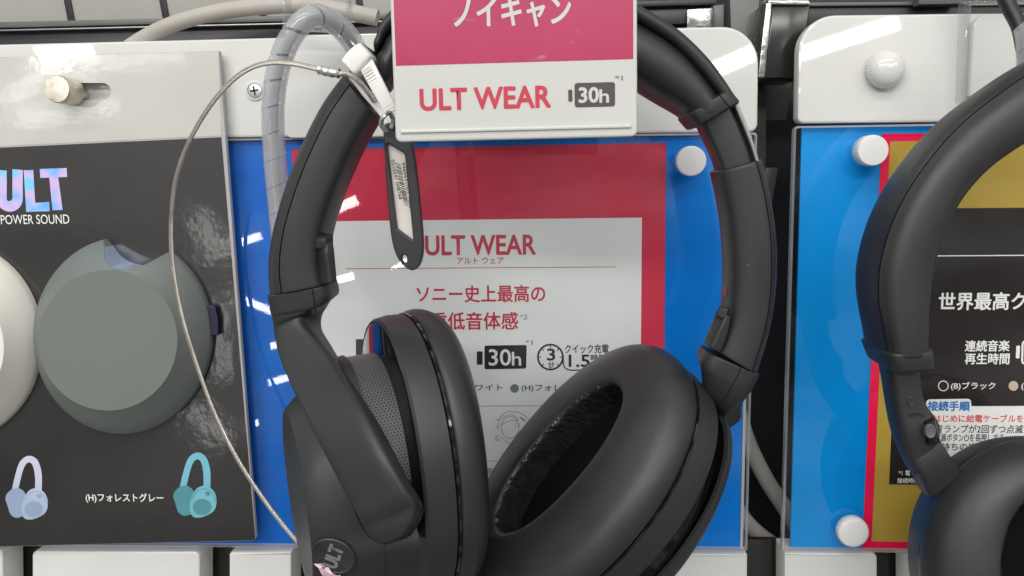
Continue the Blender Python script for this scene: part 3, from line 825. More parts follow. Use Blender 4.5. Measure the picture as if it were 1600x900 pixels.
def mini(cx, cy, k, ma, mdim):
    b2 = MB()
    def P(l): return [(cx + x * k, cy + y * k) for x, y in l]
    # printed picture of headphones: band, two cups
    band_o = cr(P([(-28, 4), (-22, -22), (-14, -44), (0, -53), (14, -46), (21, -24), (21, 6)]), 6)
    band_i = cr(P([(10, 4), (10, -20), (6, -38), (-1, -42), (-8, -33), (-14, -12), (-18, 6)]), 6)
    n_ = len(band_o); bi = band_i[::-1]
    V = [Vector((xz(x, y, Yl)[0], Yl, xz(x, y, Yl)[1])) for x, y in band_o + bi]
    b2.add(V, [(i, i + 1, n_ + i + 1, n_ + i) for i in range(n_ - 1)], 0)
    Ya = Yl - .03; sheet(b2, [xz(x, y, Ya) for x, y in cr(P([(-34, 30), (-38, 14), (-28, 2), (-16, 0), (-6, 8), (-2, 26), (-6, 42), (-20, 48), (-30, 42), (-34, 30)]), 5)[:-1]], Ya, 1)
    Yb = Yl - .06; sheet(b2, [xz(x, y, Yb) for x, y in cr(P([(-10, 20), (0, 4), (14, 0), (26, 8), (31, 22), (28, 38), (16, 47), (2, 51), (-8, 48), (-12, 36), (-10, 20)]), 5)[:-1]], Yb, 0)
    Yc = Yl - .09; sheet(b2, [xz(x, y, Yc) for x, y in [(cx + k * (8 + 15 * math.cos(t)), cy + k * (34 + 13 * math.sin(t))) for t in [2 * math.pi * i / 24 for i in range(24)]]], Yc, 1)
    sheet(b2, [xz(x, y, Yc) for x, y in P([(13, 9), (20, 10), (22, 14), (17, 17), (13, 14)])], Yc, 1)
    pxstroke(b2, cr(P([(-9, 22), (0, 9), (14, 5), (26, 14), (30, 26)]), 6), Yc, .35, 1)
    return build('printed_picture', b2, [ma, mdim], root, sharp=180, recalc=False)
mini(45, 763, .96, 'mini_white', 'mini_white_d')
mini(308, 759, .98, 'mini_teal', 'mini_teal_d')
tag(root, 'black laminated sample board with cream top strip hung on a brass knob', 'board')

# brass knob through the slot
b_ = MB(); c = at(117, 145, YB); ax = Vector((-.05, -1, .03)).normalized(); ex = ax.cross(Vector((0, 0, 1))).normalized(); ez = ex.cross(ax); n = 40
rg = lambda r, t: [c + ax * t + (ex * math.cos(2 * math.pi * k / n) + ez * math.sin(2 * math.pi * k / n)) * r for k in range(n)]
b_.loft([rg(2.6, -6), rg(2.6, 1.2), rg(4.7, 1.3), rg(5.1, 1.8), rg(5.1, 10.6), rg(4.8, 11.1), rg(4.3, 11.2), rg(.05, 11.25)])
tag(build('brass_knob', b_, ['brass']), 'round brass knob holding the slotted cream strip at left', 'knob', None)


def sample_shell(bx, by, rx, ry, dx, dy, dr, dry, h, ms, label, notch):
    """A raised ear cup colour sample: sloping wall up to a flat disc, with a bite cut out of the rim."""
    root = empty('cup_sample', at(bx, by, YB))
    n = 160; Yt = YB - .3 - h
    B0 = Vector(xz(bx, by, YB)); bxv = Vector(xz(bx + rx, by, YB)) - B0; bzv = Vector(xz(bx, by - ry, YB)) - B0
    D0 = Vector(xz(dx, dy, Yt)); dxv = Vector(xz(dx + dr, dy, Yt)) - D0; dzv = Vector(xz(dx, dy - dry, Yt)) - D0
    nc = Vector(xz(notch[0], notch[1], YB)) if notch else None
    nrad = (Vector(xz(notch[0] + notch[2], notch[1], YB)) - nc).length if notch else 0
    rings = [[] for _ in range(8)]; cutk = []
    for k in range(n):
        a = 2 * math.pi * k / n
        p = B0 + bxv * math.cos(a) + bzv * math.sin(a); d = D0 + dxv * math.cos(a) + dzv * math.sin(a)
        w = .18; prof = [(0, 0), (0, w * .8), (.02, w), (.06, w + .06)]
        s0 = 0.0
        if nc is not None and (p - nc).length < nrad:
            lo, hi = 0, 1
            for _ in range(24):
                mid = (lo + hi) / 2; q = p.lerp(d, mid)
                lo, hi = (mid, hi) if (q - nc).length < nrad else (lo, mid)
            s0 = hi
        def pos(s, hh):
            q = p.lerp(d, s); return Vector((q.x, YB - .3 - h * hh, q.y))
        def height(s):
            for (s1, h1), (s2, h2) in zip([(0, w * .8), (.02, w), (.06, w + .06)], [(.02, w), (.06, w + .06), (1, 1)]):
                if s <= s2: return h1 + (h2 - h1) * (s - s1) / (s2 - s1)
            return 1
        cutk.append(s0 > 0)
        ss = [s0, s0, s0 + (1 - s0) * .02, s0 + (1 - s0) * .06, s0 + (1 - s0) * .4, s0 + (1 - s0) * .7, s0 + (1 - s0) * .985, 1]
        hs = [0] + [height(x) for x in ss[1:6]] + [.985, 1]
        if s0 > 0: hs[1] = height(s0) - .02
        for r_, (s_, h_) in enumerate(zip(ss, hs)): rings[r_].append(pos(s_, h_))
    b2 = MB(); b2.loft(rings, 0, cap0=False, cap1=False)
    for i in range(n):
        if cutk[i] and cutk[(i + 1) % n]: b2.m[i] = 1
    build('wall', b2, [ms[0], 'notch_blue'], root, sharp=22)
    b2 = MB(); top = rings[-1]; cc = sum(top, Vector()) / n
    b2.add(top + [cc], [(i, (i + 1) % n, n) for i in range(n)]); build('disc', b2, [ms[1]], root)
    tag(root, label, 'cup sample', 'cup colour samples')
    return root
r1 = sample_shell(196, 525, 138, 155, 168, 533, 109, 111, 17, ('shell_grey', 'shell_disc'), 'grey green ear cup sample with a bite cut from its rim', (223, 361, 52))
mb = MB(); plate(mb, rpoly([(312, 476), (336, 478), (341, 500), (341, 524), (312, 526)], [0, 1.5, 1, .5, 0], YB - 3, 4), YB - 3, YB - .2, .3)
build('side_tab', mb, ['navy'], r1)
sample_shell(-72, 536, 140, 158, -106, 545, 112, 112, 17, ('shell_white', 'shell_white'), 'warm white ear cup sample cut by the left edge of the picture', None)


# ================================================================ HEADPHONES
def ering(O, e1, e2, n, t, a, b, off=0.0, N=96, e=2.0, off2=0.0):
    out = []
    for k in range(N):
        th = 2 * math.pi * k / N; c_, s_ = math.cos(th), math.sin(th)
        x = math.copysign(abs(c_) ** (2 / e), c_); y = math.copysign(abs(s_) ** (2 / e), s_)
        out.append(O + n * t + e1 * (a * x + off) + e2 * (b * y + off2))
    return out


def ear_cup(root, O, n, e1, ck=1.0, ob=21.0, g_len=12.6, cap_k=1.0, bk=1.0, gap_in=1.4, ga=37.6, gb=32.3, da=0.0, detail=True, shell_t=12.0, recess_end=118, k=1.0, opening_off=0.0, flip=1, cap_h=18, open_e=2.15, grille=True):
    """Cup in its own frame: n = towards the head, e1 = long axis up; phi = 0 at e1, 90 at the side facing the viewer (e2)."""
    n = Vector(n).normalized(); e1 = Vector(e1); e1 = (e1 - n * e1.dot(n)).normalized(); e2 = n.cross(e1).normalized()
    if e2.y > 0: e2 = -e2
    base_ring = globals()['ering']
    def ering(O_, a1, a2, n_, t, a, b, off=0.0, N=96, e=2.0, off2=0.0):
        return base_ring(O_, a1, a2, n_, t, a + da * smooth(a, 32, 42), b, off, N, e, off2)
    # --- shell
    kb = k * bk
    N = 128
    prof = [(-.6, 43.5, 38.5), (0, 45.2, 40.2), (-.4, 45.9, 40.9), (-shell_t * .5, 46.1, 41.0), (-shell_t + .8, 45.4, 40.2), (-shell_t, 44.6, 39.4)]
    b_ = MB(); b_.loft([ering(O, e1, e2, n, t, a * k, bb * kb, 0, N, 2.12) for t, a, bb in prof], 0, cap0=False, cap1=False)
    shell = build('ear_cup', b_, ['hp'], root, sharp=28)
    # --- trim
    b_ = MB(); b_.loft([ering(O, e1, e2, n, t, a * k, bb * kb, 0, N, 2.12) for t, a, bb in [(-.2, 44.5, 39.5), (.1, 46.2, 41.2), (.9, 46.2, 41.2), (1.1, 44.5, 39.5)]], 0, cap0=False, cap1=False)
    build('trim_ring', b_, ['gloss'], shell)
    # --- cushion
    N2 = 256
    oo = opening_off
    cs = [(1, 44.2, 39.2, 0), (1.6, 46.2, 41.2, 0), (4, 46.9, 42.0, 0), (8, 46.7, 41.2, 0), (12, 45.2, 38.6, 0), (14.6, 43.2, 34.6, 0), (16.5, 40.5, 30.6, .2 * oo), (17.4, 37.9, 27.2, .4 * oo), (17.6, 35.8, 24.5, .6 * oo),
          (17.4, 34.1, 22.8, .85 * oo), (16.9, 33.0, 21.8, oo), (16.4, 32.4, 21.4, oo)]
    cs = [(t * ck, a, bb + (ob - 21.0) * smooth(42.0 - bb, 0, 18), off) for t, a, bb, off in cs]
    dense = cr(cs, 3)
    b_ = MB(); rings = [ering(O, e1, e2, n, t, a * k, bb * kb, off, N2, 2.12) for t, a, bb, off in dense]
    b_.loft(rings, 0, cap0=False, cap1=False)
    cush = build('cushion', b_, ['leather'], shell, sharp=60)
    rnd = random.Random(3)
    ph = [(rnd.uniform(14, 34), rnd.uniform(0, 6.28), rnd.uniform(.05, .13)) for _ in range(9)]
    ci = [(16.5, 32.5, 21.5), (15.9, 32.0, 20.9), (15.0, 32.0, 20.7), (13, 32.6, 21.0), (10, 33.0, 21.6), (6, 33.4, 22.2), (2, 33.8, 22.6)]
    ci = [(max(2, t * ck), a, bb + ob - 21.0) for t, a, bb in ci]
    rings = []
    for j, (t, a, bb) in enumerate(ci):
        r_ = ering(O, e1, e2, n, t, a * k, bb * kb, oo, N2, 2.12); c0 = O + n * t + e1 * oo; q = []
        for i, p in enumerate(r_):
            th = 2 * math.pi * i / N2
            dlt = sum(A * math.sin(f * th + o_ + j * .35) for f, o_, A in ph) * (0.15 if j < 1 else 1.0)
            q.append(p + (p - c0).normalized() * dlt)
        rings.append(q)
    b_ = MB(); b_.loft(rings, 0, cap0=False, cap1=False); build('inner_wall', b_, ['leather_in'], shell, sharp=180)
    b_ = MB(); b_.loft([ering(O, e1, e2, n, t, a * k, bb * kb, oo, N, 2.12) for t, a, bb in [(2.4, 34.5, 23.2 + ob - 21), (3.2, 26, 12), (3.4, .5, .4)]], 0, cap0=False); build('driver_cover', b_, ['cloth'], shell)
    # --- recessed gap, grille and cap
    s = -shell_t
    def recess(phi): return 1 - smooth(abs(phi), recess_end, recess_end + 16)
    def ringr(t, a, bb, off, a2, b2, off2, N=192):
        """Blend between the recessed ring (a, bb, off) and the flush ring (a2, b2, off2) round the cup."""
        R1 = ering(O, e1, e2, n, t, a * k, bb * kb, off, N, 2.08); R2 = ering(O, e1, e2, n, t, a2 * k, b2 * kb, off2, N, 2.1); out = []
        for i in range(N):
            phi = math.degrees(2 * math.pi * i / N); phi = phi if phi <= 180 else phi - 360
            out.append(R2[i].lerp(R1[i], recess(phi)))
        return out
    g0, g1 = s - gap_in, s - g_len
    b_ = MB(); b_.loft([ering(O, e1, e2, n, s + .2, 44.3 * k, 39.1 * kb, 0, 192, 2.1), ringr(s - .25, 43.4, 38.2, 0, 43.8, 38.6, 0), ringr(s - gap_in * .5, ga + 1.6, gb + 1.6, -2.6, 43.4, 38.2, 0), ringr(g0, ga - .2, gb - .2, -3.2, 43.0, 37.8, 0)], 0, cap0=False, cap1=False)
    for i in range(len(b_.f)):
        ki = i % 192; phi = 360 * ki / 192; phi = phi if phi <= 180 else phi - 360
        b_.m[i] = 0 if abs(phi) < recess_end + 10 else 1
    build('recess_lining', b_, ['gloss', 'hp'], shell, sharp=40)
    b_ = MB(); b_.loft([ringr(g0 + .1, ga, gb, -3.2, 43.0, 37.8, 0), ringr(s - (gap_in + g_len) / 2, ga, gb, -3.2, 41.8, 36.8, -.8), ringr(g1, ga, gb, -3.3, 40.6, 35.8, -1.6)], 0, cap0=False, cap1=False)
    nn = 192
    for i in range(len(b_.f)):
        ki = i % nn; phi = 360 * ki / nn; phi = phi if phi <= 180 else phi - 360
        b_.m[i] = 0 if abs(phi) < recess_end + 3 else 1
    build('grille' if grille else 'gap_band', b_, ['grille' if grille else 'gloss', 'hp'], shell, sharp=40)
    c0 = g1
    A, Bq = 38.4 * cap_k, 33.0 * cap_k
    o1 = -3.3 if cap_k <= 1 else -1.2
    capr = [ringr(c0 + .05, A - 1.6, Bq - 1.4, o1, 40.3, 35.4, -1.6), ringr(c0 - .1, A, Bq, o1, 40.6, 35.8, -1.6), ringr(c0 - 2.6, A - .2, Bq - .1, o1 - .2, 40.2, 35.4, -1.8), ringr(c0 - 3.2, A - .4, Bq - .3, o1 - .3, 39.9, 35.1, -1.9)]
    capr += [ringr(c0 - 3.2 - (cap_h - 3.2) * q, A - .4 + (28.6 - A) * q ** 1.25, Bq - .3 + (26.0 - Bq) * q ** 1.25, o1 - .3 + (-7.4 - o1) * q, 39.9 - 11.4 * q ** 1.15, 35.1 - 9.1 * q ** 1.15, -1.9 - 5.9 * q) for q in (.25, .5, .75, .97)]
    capr += [ringr(c0 - cap_h, 28.0, 25.5, -7.8, 28.0, 25.5, -7.8)]
    b_ = MB(); b_.loft(capr, 0, cap0=False, cap1=False); capmb = b_
    cap = build('cap', b_, ['hp'], shell, sharp=24)
    top = capr[-1]; cc = sum(top, Vector()) / len(top) + n * .25
    b_ = MB(); b_.add(top + [cc], [(i, (i + 1) % len(top), len(top)) for i in range(len(top))]); build('disc_face', b_, ['hp'], shell)
    return dict(shell=shell, cap=cap, capmb=capmb, e1=e1, e2=e2, n=n, O=O)


# ---- the black headphones in the middle
HP = empty('headphones', at(800, 700, -60))
tag(HP, 'large black headphones tethered to the middle display, left cup showing its speaker grille', 'headphones', 'display headphones')
YL, YR = -64.0, -56.0
# outer band shell and padding
outer = [(586, 70), (600, 42), (640, 2), (705, -38), (790, -55), (880, -45), (945, -15), (1000, 17), (1055, 52), (1103, 98), (1140, 151)]
inner = [(612, 140), (628, 122), (664, 96), (720, 70), (795, 62), (870, 76), (935, 104), (996, 142), (1030, 163), (1052, 176), (1072, 190)]
seam = [(594, 90), (611, 66), (650, 28), (712, -8), (794, -22), (874, -10), (938, 18), (984, 42), (1036, 74), (1078, 114), (1118, 162)]
YB_ = [YL + (YR - YL) * i / 10 for i in range(11)]
mb = MB(); sweep(mb, [(o[0], o[1], s_[0], s_[1], y, y, 12.5) for o, s_, y in zip(outer, seam, YB_)], superprofile(44, 3.0), 8, 0, .6, .25)
band = build('headband', mb, ['hp'], HP, sharp=50)
mb = MB(); sweep(mb, [(i_[0], i_[1], s_[0] - (o[0] - s_[0]) * -.25, s_[1] + (o[1] - s_[1]) * .25, y, y, 14.0) for o, i_, s_, y in zip(outer, inner, seam, YB_)], superprofile(44, 2.5), 8, 0, .8, .4)
build('headband_pad', mb, ['leather'], HP, sharp=60)
P4 = superprofile(40, 5.0)
def part(name, st, prof, ms, parent=None, n=6, r0=.12, r1=.12, sharp=40):
    b2 = MB(); sweep(b2, st, prof, n, 0, r0, r1); return build(name, b2, ms, parent or HP, sharp)
part('collar', [(1065, 186, 1134, 145, YR - .5, YR - .5, 13.5), (1070, 192, 1139, 152, YR - .5, YR - .5, 13.5), (1077, 200, 1146, 159, YR - .5, YR - .5, 13.2)], superprofile(44, 5, [(.42, .02, .06)]), ['hp'])
part('collar', [(574, 76, 612, 112, YL, YL, 13), (566, 88, 606, 126, YL, YL, 13), (560, 96, 600, 135, YL, YL, 13)], P4, ['hp'])
sl = part('slider', [(1088, 192, 1138, 166, YR, YR, 8), (1102, 222, 1153, 200, YR, YR, 8), (1116, 254, 1166, 234, YR, YR, 8), (1124, 282, 1175, 262, YR, YR, 8)], P4, ['hp_dark'])
part('slider_trim', [(1137, 163, 1145, 159, YR - 2, YR - 2, 7.2), (1152, 198, 1160, 195, YR - 2, YR - 2, 7.2), (1165, 231, 1172, 228, YR - 2, YR - 2, 7.2), (1174, 261, 1181, 258, YR - 2, YR - 2, 7.2)], P4, ['satin'], sl)
part('slider', [(572, 92, 604, 122, YL, YL, 8), (556, 108, 594, 148, YL, YL, 8), (540, 130, 585, 172, YL, YL, 8)], P4, ['hp_dark'])
# arm housings: outer skin, a fine seam, broad side face
prof_r = spline_profile([(1, .05), (.93, .55), (.62, .93), (.25, 1.0), (-.35, .92), (-.8, .72), (-1, .2), (-.98, -.4), (-.7, -.9), (0, -1), (.7, -.9), (.97, -.4)], [(.60, .022, .12)], 6)
prof_l = spline_profile([(-1, -.05), (-.95, .45), (-.66, .86), (-.3, 1.0), (.35, 1.0), (.82, .86), (1, .3), (.98, -.4), (.7, -.9), (0, -1), (-.7, -.9), (-.97, -.45)], [(-.36, .022, .12)], 6)
HR = part('arm_housing', [(1112, 272, 1186, 251, YR, YR, 11), (1121, 312, 1198, 300, YR, YR, 11.2), (1128, 357, 1206, 352, YR, YR, 11.4), (1131, 405, 1209, 405, YR, YR, 11.4), (1131, 452, 1206, 462, YR, YR, 11.2), (1126, 495, 1197, 515, YR, YR, 11), (1110, 537, 1179, 576, YR, YR, 10.8)], prof_r, ['hp'], None, 9, .10, .06, 30)
HL = part('arm_housing', [(540, 120, 594, 184, YL, YL, 11), (508, 165, 570, 226, YL, YL, 11.3), (477, 226, 547, 276, YL, YL, 11.4), (452, 290, 529, 322, YL, YL, 11.4), (433, 357, 516, 368, YL, YL, 11.4), (425, 412, 514, 408, YL, YL, 11.2), (427, 455, 519, 438, YL, YL, 11)], prof_l, ['hp'], None, 9, .10, .06, 30)
part('hinge_cover', [(1126, 490, 1134, 494, YR - 9, YR - 8, 3), (1116, 512, 1131, 519, YR - 9, YR - 8, 3.4), (1104, 538, 1121, 546, YR - 9, YR - 8, 3.4)], P4, ['hp'], HR, 6, .5, .1)
part('hinge_cover', [(501, 384, 512, 380, YL - 9.5, YL - 7, 3), (500, 396, 516, 392, YL - 9.5, YL - 7, 3.4), (503, 420, 517, 417, YL - 9.5, YL - 7, 3.4), (505, 441, 519, 438, YL - 9.5, YL - 7, 3.4)], P4, ['hp'], HL, 6, .5, .1)
part('hinge_slot', [(498, 377, 513, 369, YL - 10.6, YL - 6, 2.4), (500, 386, 512, 380, YL - 10.6, YL - 6, 2.4)], P4, ['dark'], HL, 4, .5, .5)
part('hinge_slot', [(1124, 480, 1139, 485, YR - 9, YR - 10.6, 1.2), (1119, 492, 1136, 498, YR - 9, YR - 10.6, 1.2)], P4, ['dark'], HR, 4, .5, .5)
bv = None
mk = MB(); tmp = MB(); sweep(tmp, [(1121, 312, 1198, 300, YR, YR, 11.2), (1131, 405, 1209, 405, YR, YR, 11.4), (1131, 452, 1206, 462, YR, YR, 11.2), (1110, 537, 1179, 576, YR, YR, 10.8)], prof_r, 9)


def hit(bvh, px, py):
    d = ray(px, py); loc, nor, idx, dist = bvh.ray_cast(CAM, d)
    if loc is None: return None, None
    return loc, (nor if nor.dot(d) < 0 else -nor)


hb = tmp.bvh(); ring_ = []
for k in range(24):
    a = 2 * math.pi * k / 24; l_, n_ = hit(hb, 1132.5 + 3.2 * math.cos(a), 455 + 7 * math.sin(a))
    if l_ is not None: ring_.append(l_ + n_ * .12)
if len(ring_) > 5: mk.add(ring_, [tuple(range(len(ring_)))]); build('side_mark', mk, ['mark'], HR)

# ---- left cup
OL = at(654, 702, -66)
nl = Vector((math.cos(math.radians(25)), math.sin(math.radians(25)), .06)).normalized()
LC = ear_cup(HP, OL, nl, (-.05, 0, 1), recess_end=98, shell_t=9.6, ck=.80, g_len=11.0, k=.985, cap_h=20)
# ---- right cup
ORr = at(915, 752, -57)
RC = ear_cup(HP, ORr, (-.70, -.38, .60), (.657, 0, .753), recess_end=116, shell_t=11, opening_off=1.5, da=6.0, cap_h=16, grille=False, ob=16.5, ck=.92, g_len=7.8, cap_k=1.15, bk=.95, gap_in=.6, ga=41.0, gb=36.0, k=.98)

# yokes
P6 = superprofile(40, 4.0)
jn = part('yoke', [(427, 459, 521, 443, YL, YL, 10), (429, 473, 523, 463, YL, YL, 9.6), (434, 495, 503, 481, YL, YL, 9), (443, 528, 489, 504, YL - 1, YL - 2, 7.5), (449, 566, 508, 534, YL - 6, YL - 8, 6), (462, 608, 535, 573, YL - 16, YL - 18, 4.6),
                  (495, 673, 575, 641, YL - 33, YL - 38, 4), (530, 738, 607, 702, YL - 42, YL - 47, 3.6), (559, 795, 636, 757, YL - 46, YL - 49, 3.4), (569, 818, 652, 782, YL - 46, YL - 48, 3.2), (580, 834, 650, 806, YL - 46, YL - 48, 3), (598, 842, 636, 827, YL - 46, YL - 47.5, 2.6)], superprofile(52, 4.6), ['hp'], None, 8, .06, .3, 34)
part('yoke_seam', [(487, 450, 489, 450, YL - 9.9, YL - 9.9, .4), (490, 472, 492, 472, YL - 9.5, YL - 9.5, .4), (494, 489, 496, 489, YL - 8.9, YL - 8.9, .4)], superprofile(8, 2), ['dark'], jn, 4)
part('socket', [(552, 792, 640, 752, YL - 41, YL - 44, 2), (566, 822, 660, 786, YL - 41, YL - 43, 2), (578, 838, 660, 808, YL - 41, YL - 43, 2), (598, 847, 646, 831, YL - 41, YL - 42.5, 2)], superprofile(40, 3.4), ['gloss'], jn, 8, .1, .3)
jr = part('yoke', [(1097, 545, 1180, 581, YR, YR, 10), (1091, 560, 1170, 603, YR, YR, 9.5), (1100, 578, 1158, 622, YR + 1, YR + 1, 8), (1120, 600, 1148, 640, YR + 4, YR + 4, 6), (1128, 630, 1146, 664, YR + 8, YR + 8, 5)], superprofile(44, 4, [(.2, .02, .05)]), ['hp'], None, 8, .06, .3, 34)

# button and lettering on the left cup
cb = MB(); cb.v = LC['capmb'].v; cb.f = LC['capmb'].f
gm = MB()
bvh = cb.bvh()
def disc_on(px, py, rx, ry, rot, lift, ms, name, parent, steps=((1.0, 0), (1.0, .7), (.93, 1.0), (.0, 1.05))):
    l_, n_ = hit(bvh, px, py)
    if l_ is None: return None
    vx = (at(px + 10, py, l_.y) - at(px, py, l_.y)); vx = (vx - n_ * vx.dot(n_)).normalized(); vz = n_.cross(vx).normalized()
    if vz.z < 0: vz = -vz
    ca, sa = math.cos(rot), math.sin(rot); ex_, ez_ = vx * ca + vz * sa, vz * ca - vx * sa
    b2 = MB(); N = 48
    b2.loft([[l_ + n_ * (lift * hh) + ex_ * (rx * q * math.cos(2 * math.pi * k / N)) + ez_ * (ry * q * math.sin(2 * math.pi * k / N)) for k in range(N)] for q, hh in [(1.0, -2.0)] + list(steps)])
    return build(name, b2, ms, parent, sharp=35), l_, n_, ex_, ez_


r_ = disc_on(522, 867, 6.6, 5.6, -.5, .9, ['hp'], 'power_button', LC['shell'], ((1.0, 0), (1.0, .7), (.94, 1.0), (.9, .8), (.0, .8)))
if r_:
    bt, l_, n_, ex_, ez_ = r_
    vx = at(532, 867, l_.y) - at(522, 867, l_.y); up_ = at(526, 857, l_.y) - at(522, 867, l_.y)
    U_ = (up_ - n_ * up_.dot(n_)).normalized(); V_ = U_.cross(n_); V_ = V_ if V_.x < 0 else -V_
    b2 = MB(); w_, h_ = 7.4, 3.9; text(b2, 'ULT', None, 0, 0, .045, (l_ + n_ * .85 - U_ * w_ / 2 - V_ * h_ / 2, U_, V_, w_, h_)); build('lettering', b2, ['emboss'], LC['shell'], sharp=180, recalc=False)

# second cup button on the shell lower front
SB = MB(); SB.loft([ering(LC['O'], LC['e1'], LC['e2'], LC['n'], t, a, b2_, 0, 128, 2.12) for t, a, b2_ in [(0, 45.2, 40.2), (-.4, 45.9, 40.9), (-6, 46.1, 41), (-11.2, 45.4, 40.2)]], 0, cap0=False, cap1=False)
bvh = SB.bvh()
disc_on(642, 892, 2.2, 4.2, -.1, .5, ['hp'], 'side_button', LC['shell'], ((1.0, 0), (1.0, .7), (.9, 1.0), (.8, .7), (.0, .7)))

# ---- headphones at the right edge
H2 = empty('headphones', at(1600, 880, -50))
tag(H2, 'black padded headphones cut by the right edge, on the crimson display', 'headphones', 'display headphones')
Y2_ = -52.0
st = [(1700, 62, 1725, 150), (1615, 92, 1655, 182), (1541, 138, 1592, 222), (1471, 194, 1531, 264), (1413, 262, 1488, 311), (1373, 330, 1461, 364), (1351, 398, 1445, 420), (1347, 455, 1439, 470), (1357, 515, 1436, 514), (1363, 545, 1434, 541)]
mb = MB(); sweep(mb, [s_ + (Y2_, Y2_, 15) for s_ in st], superprofile(48, 2.7, [(-.86, .02, .08)]), 8, 0, .1, .15)
build('headband', mb, ['leather'], H2, sharp=40)
def part2(name, st, prof, ms, parent=None, n=6, r0=.12, r1=.12, sharp=40):
    b2 = MB(); sweep(b2, st, prof, n, 0, r0, r1); return build(name, b2, ms, parent or H2, sharp)
part2('collar', [(1362, 543, 1437, 539, Y2_, Y2_, 14.5), (1366, 553, 1438, 549, Y2_, Y2_, 14.5), (1371, 566, 1438, 561, Y2_, Y2_, 14)], P4, ['hp'])
s2 = part2('slider', [(1377, 562, 1428, 560, Y2_, Y2_, 7), (1384, 600, 1431, 600, Y2_, Y2_, 7), (1390, 638, 1440, 628, Y2_, Y2_, 7), (1397, 672, 1457, 652, Y2_, Y2_, 7.5), (1408, 706, 1460, 676, Y2_, Y2_, 6.5), (1422, 735, 1452, 706, Y2_, Y2_, 5)], superprofile(40, 4), ['hp'])
y2 = part2('yoke', [(1417, 714, 1463, 683, Y2_ - 1, Y2_ - 1, 5), (1425, 732, 1473, 700, Y2_ - 1, Y2_ - 1, 5.5), (1440, 766, 1492, 728, Y2_ + 1, Y2_ + 1, 5.5)], P4, ['hp'])
part2('hinge_barrel', [(1438, 656, 1455, 650, Y2_ - 5, Y2_ - 5, 5), (1442, 690, 1464, 682, Y2_ - 5, Y2_ - 5, 5)], superprofile(30, 2.5), ['gloss'], y2)
def front_disc(px, py, Y, rx, ry, h, name, ms, parent):
    b2 = MB(); N = 32; c_ = at(px, py, Y); k_ = 1 / 4.7
    b2.loft([[c_ + Vector((rx * k_ * q * math.cos(2 * math.pi * i / N), -h * t, ry * k_ * q * math.sin(2 * math.pi * i / N))) for i in range(N)] for q, t in ((1, -1), (1, .8), (.9, 1), (.7, .7), (.0, .7))]); return build(name, b2, ms, parent)
front_disc(1453, 673, Y2_ - 10, 8, 11, .8, 'hinge_pin', ['railgrey'], y2)
front_disc(1424, 627, Y2_ - 7, 6, 8, .3, 'screw_hole', ['hp_dark'], s2)
front_disc(1433, 649, Y2_ - 7.2, 12, 4, .2, 'hinge_slot', ['dark'], s2)
O2 = at(1630, 896, -56)
ear_cup(H2, O2, (-.03, -.97, .17), (-.12, 0, 1), recess_end=100, shell_t=13, k=.98, opening_off=0)

# ================================================================ SIGN IN FRONT
YS = -112.0
root = empty('price_sign', at(808, 218, YS))
pbl, pbr = at(618, 222, YS), at(996, 213, YS)
ax_ = (pbr - pbl); ax_.y = 0; Wd = ax_.length; ax_.normalize(); az_ = Vector((-ax_.z, 0, ax_.x)); Hh = 66.0
def S(u, v, dy=0): q = pbl + ax_ * u + az_ * v; return (q.x, q.z)
def rr_(u0, v0, u1, v1, r):
    out = []
    for cx_, cz_, a0 in ((u1 - r, v0 + r, -90), (u1 - r, v1 - r, 0), (u0 + r, v1 - r, 90), (u0 + r, v0 + r, 180)):
        for k in range(7):
            a = math.radians(a0 + 15 * k); out.append(S(cx_ + r * math.cos(a), cz_ + r * math.sin(a)))
    return out
mb = MB(); plate(mb, rr_(0, 0, Wd, Hh, 1.6), YS, YS + 2.4, .5); build('sign_plate', mb, ['sign_white'], root)
mb = MB(); plate(mb, [S(1.6, 2.2), S(Wd - 1.6, 2.2), S(Wd - 1.6, 3.1), S(1.6, 3.1)], YS - .7, YS + .2, .25); build('retaining_lip', mb, ['sign_white'], root)
mb = MB(); Yp = YS - .05
def sx(px): return (at(px, 160, YS) - pbl).dot(ax_)
def sz(px, py): return (at(px, py, YS) - pbl).dot(az_)
v0 = sz(618, 103)
sheet(mb, [S(.9, v0), S(Wd - 1.0, v0), S(Wd - 1.0, Hh + 2), S(.9, Hh + 2)], Yp, 0)
def stext(s, box, m, bold):
    V, F, x0, x1, y0, y1 = glyphs(s, 0)
    u0, u1 = sx(box[0]), sx(box[2]); w0, w1 = sz((box[0] + box[2]) / 2, box[3]), sz((box[0] + box[2]) / 2, box[1]); k = (w1 - w0) / (y1 - y0)
    def pt(v, i, dx, dy):
        q = S(u0 + (v.x - x0) / (x1 - x0) * (u1 - u0) + dx * k, w0 + (v.y - y0) * k + dy * k); return Vector((q[0], Yp - .06 - .003 * i, q[1]))
    for i, (dx, dy) in enumerate(strikes(bold)):
        mb.add([pt(v, i, dx, dy) for v in V], F, m)
stext('ノイキャン', (714, -5, 893, 42), 1, .022)
stext('ULT WEAR', (657, 137, 860, 170), 2, .026)
def sq(u0, u1, w0, w1, r, m, dy):
    P = rr_(u0, w0, u1, w1, r); sheet(mb, P, Yp - dy, m)
sq(sx(898), sx(961), sz(930, 167), sz(930, 129), .7, 3, .06); sq(sx(888), sx(894.5), sz(891, 159), sz(891, 140), .4, 3, .06)
_ = Yp; Yp = Yp - .05
stext('30', (905, 137, 935, 160), 1, .03); stext('h', (937, 140, 951, 160), 1, .02); Yp = _
stext('*1', (961, 118, 973, 126), 3, .0)
build('printed_insert', mb, ['pink', 'sign_white', 'ink_red', 'sign_ink'], root, sharp=180, recalc=False)
tag(root, 'magenta and white sign card hanging in front of the headband', 'sign')

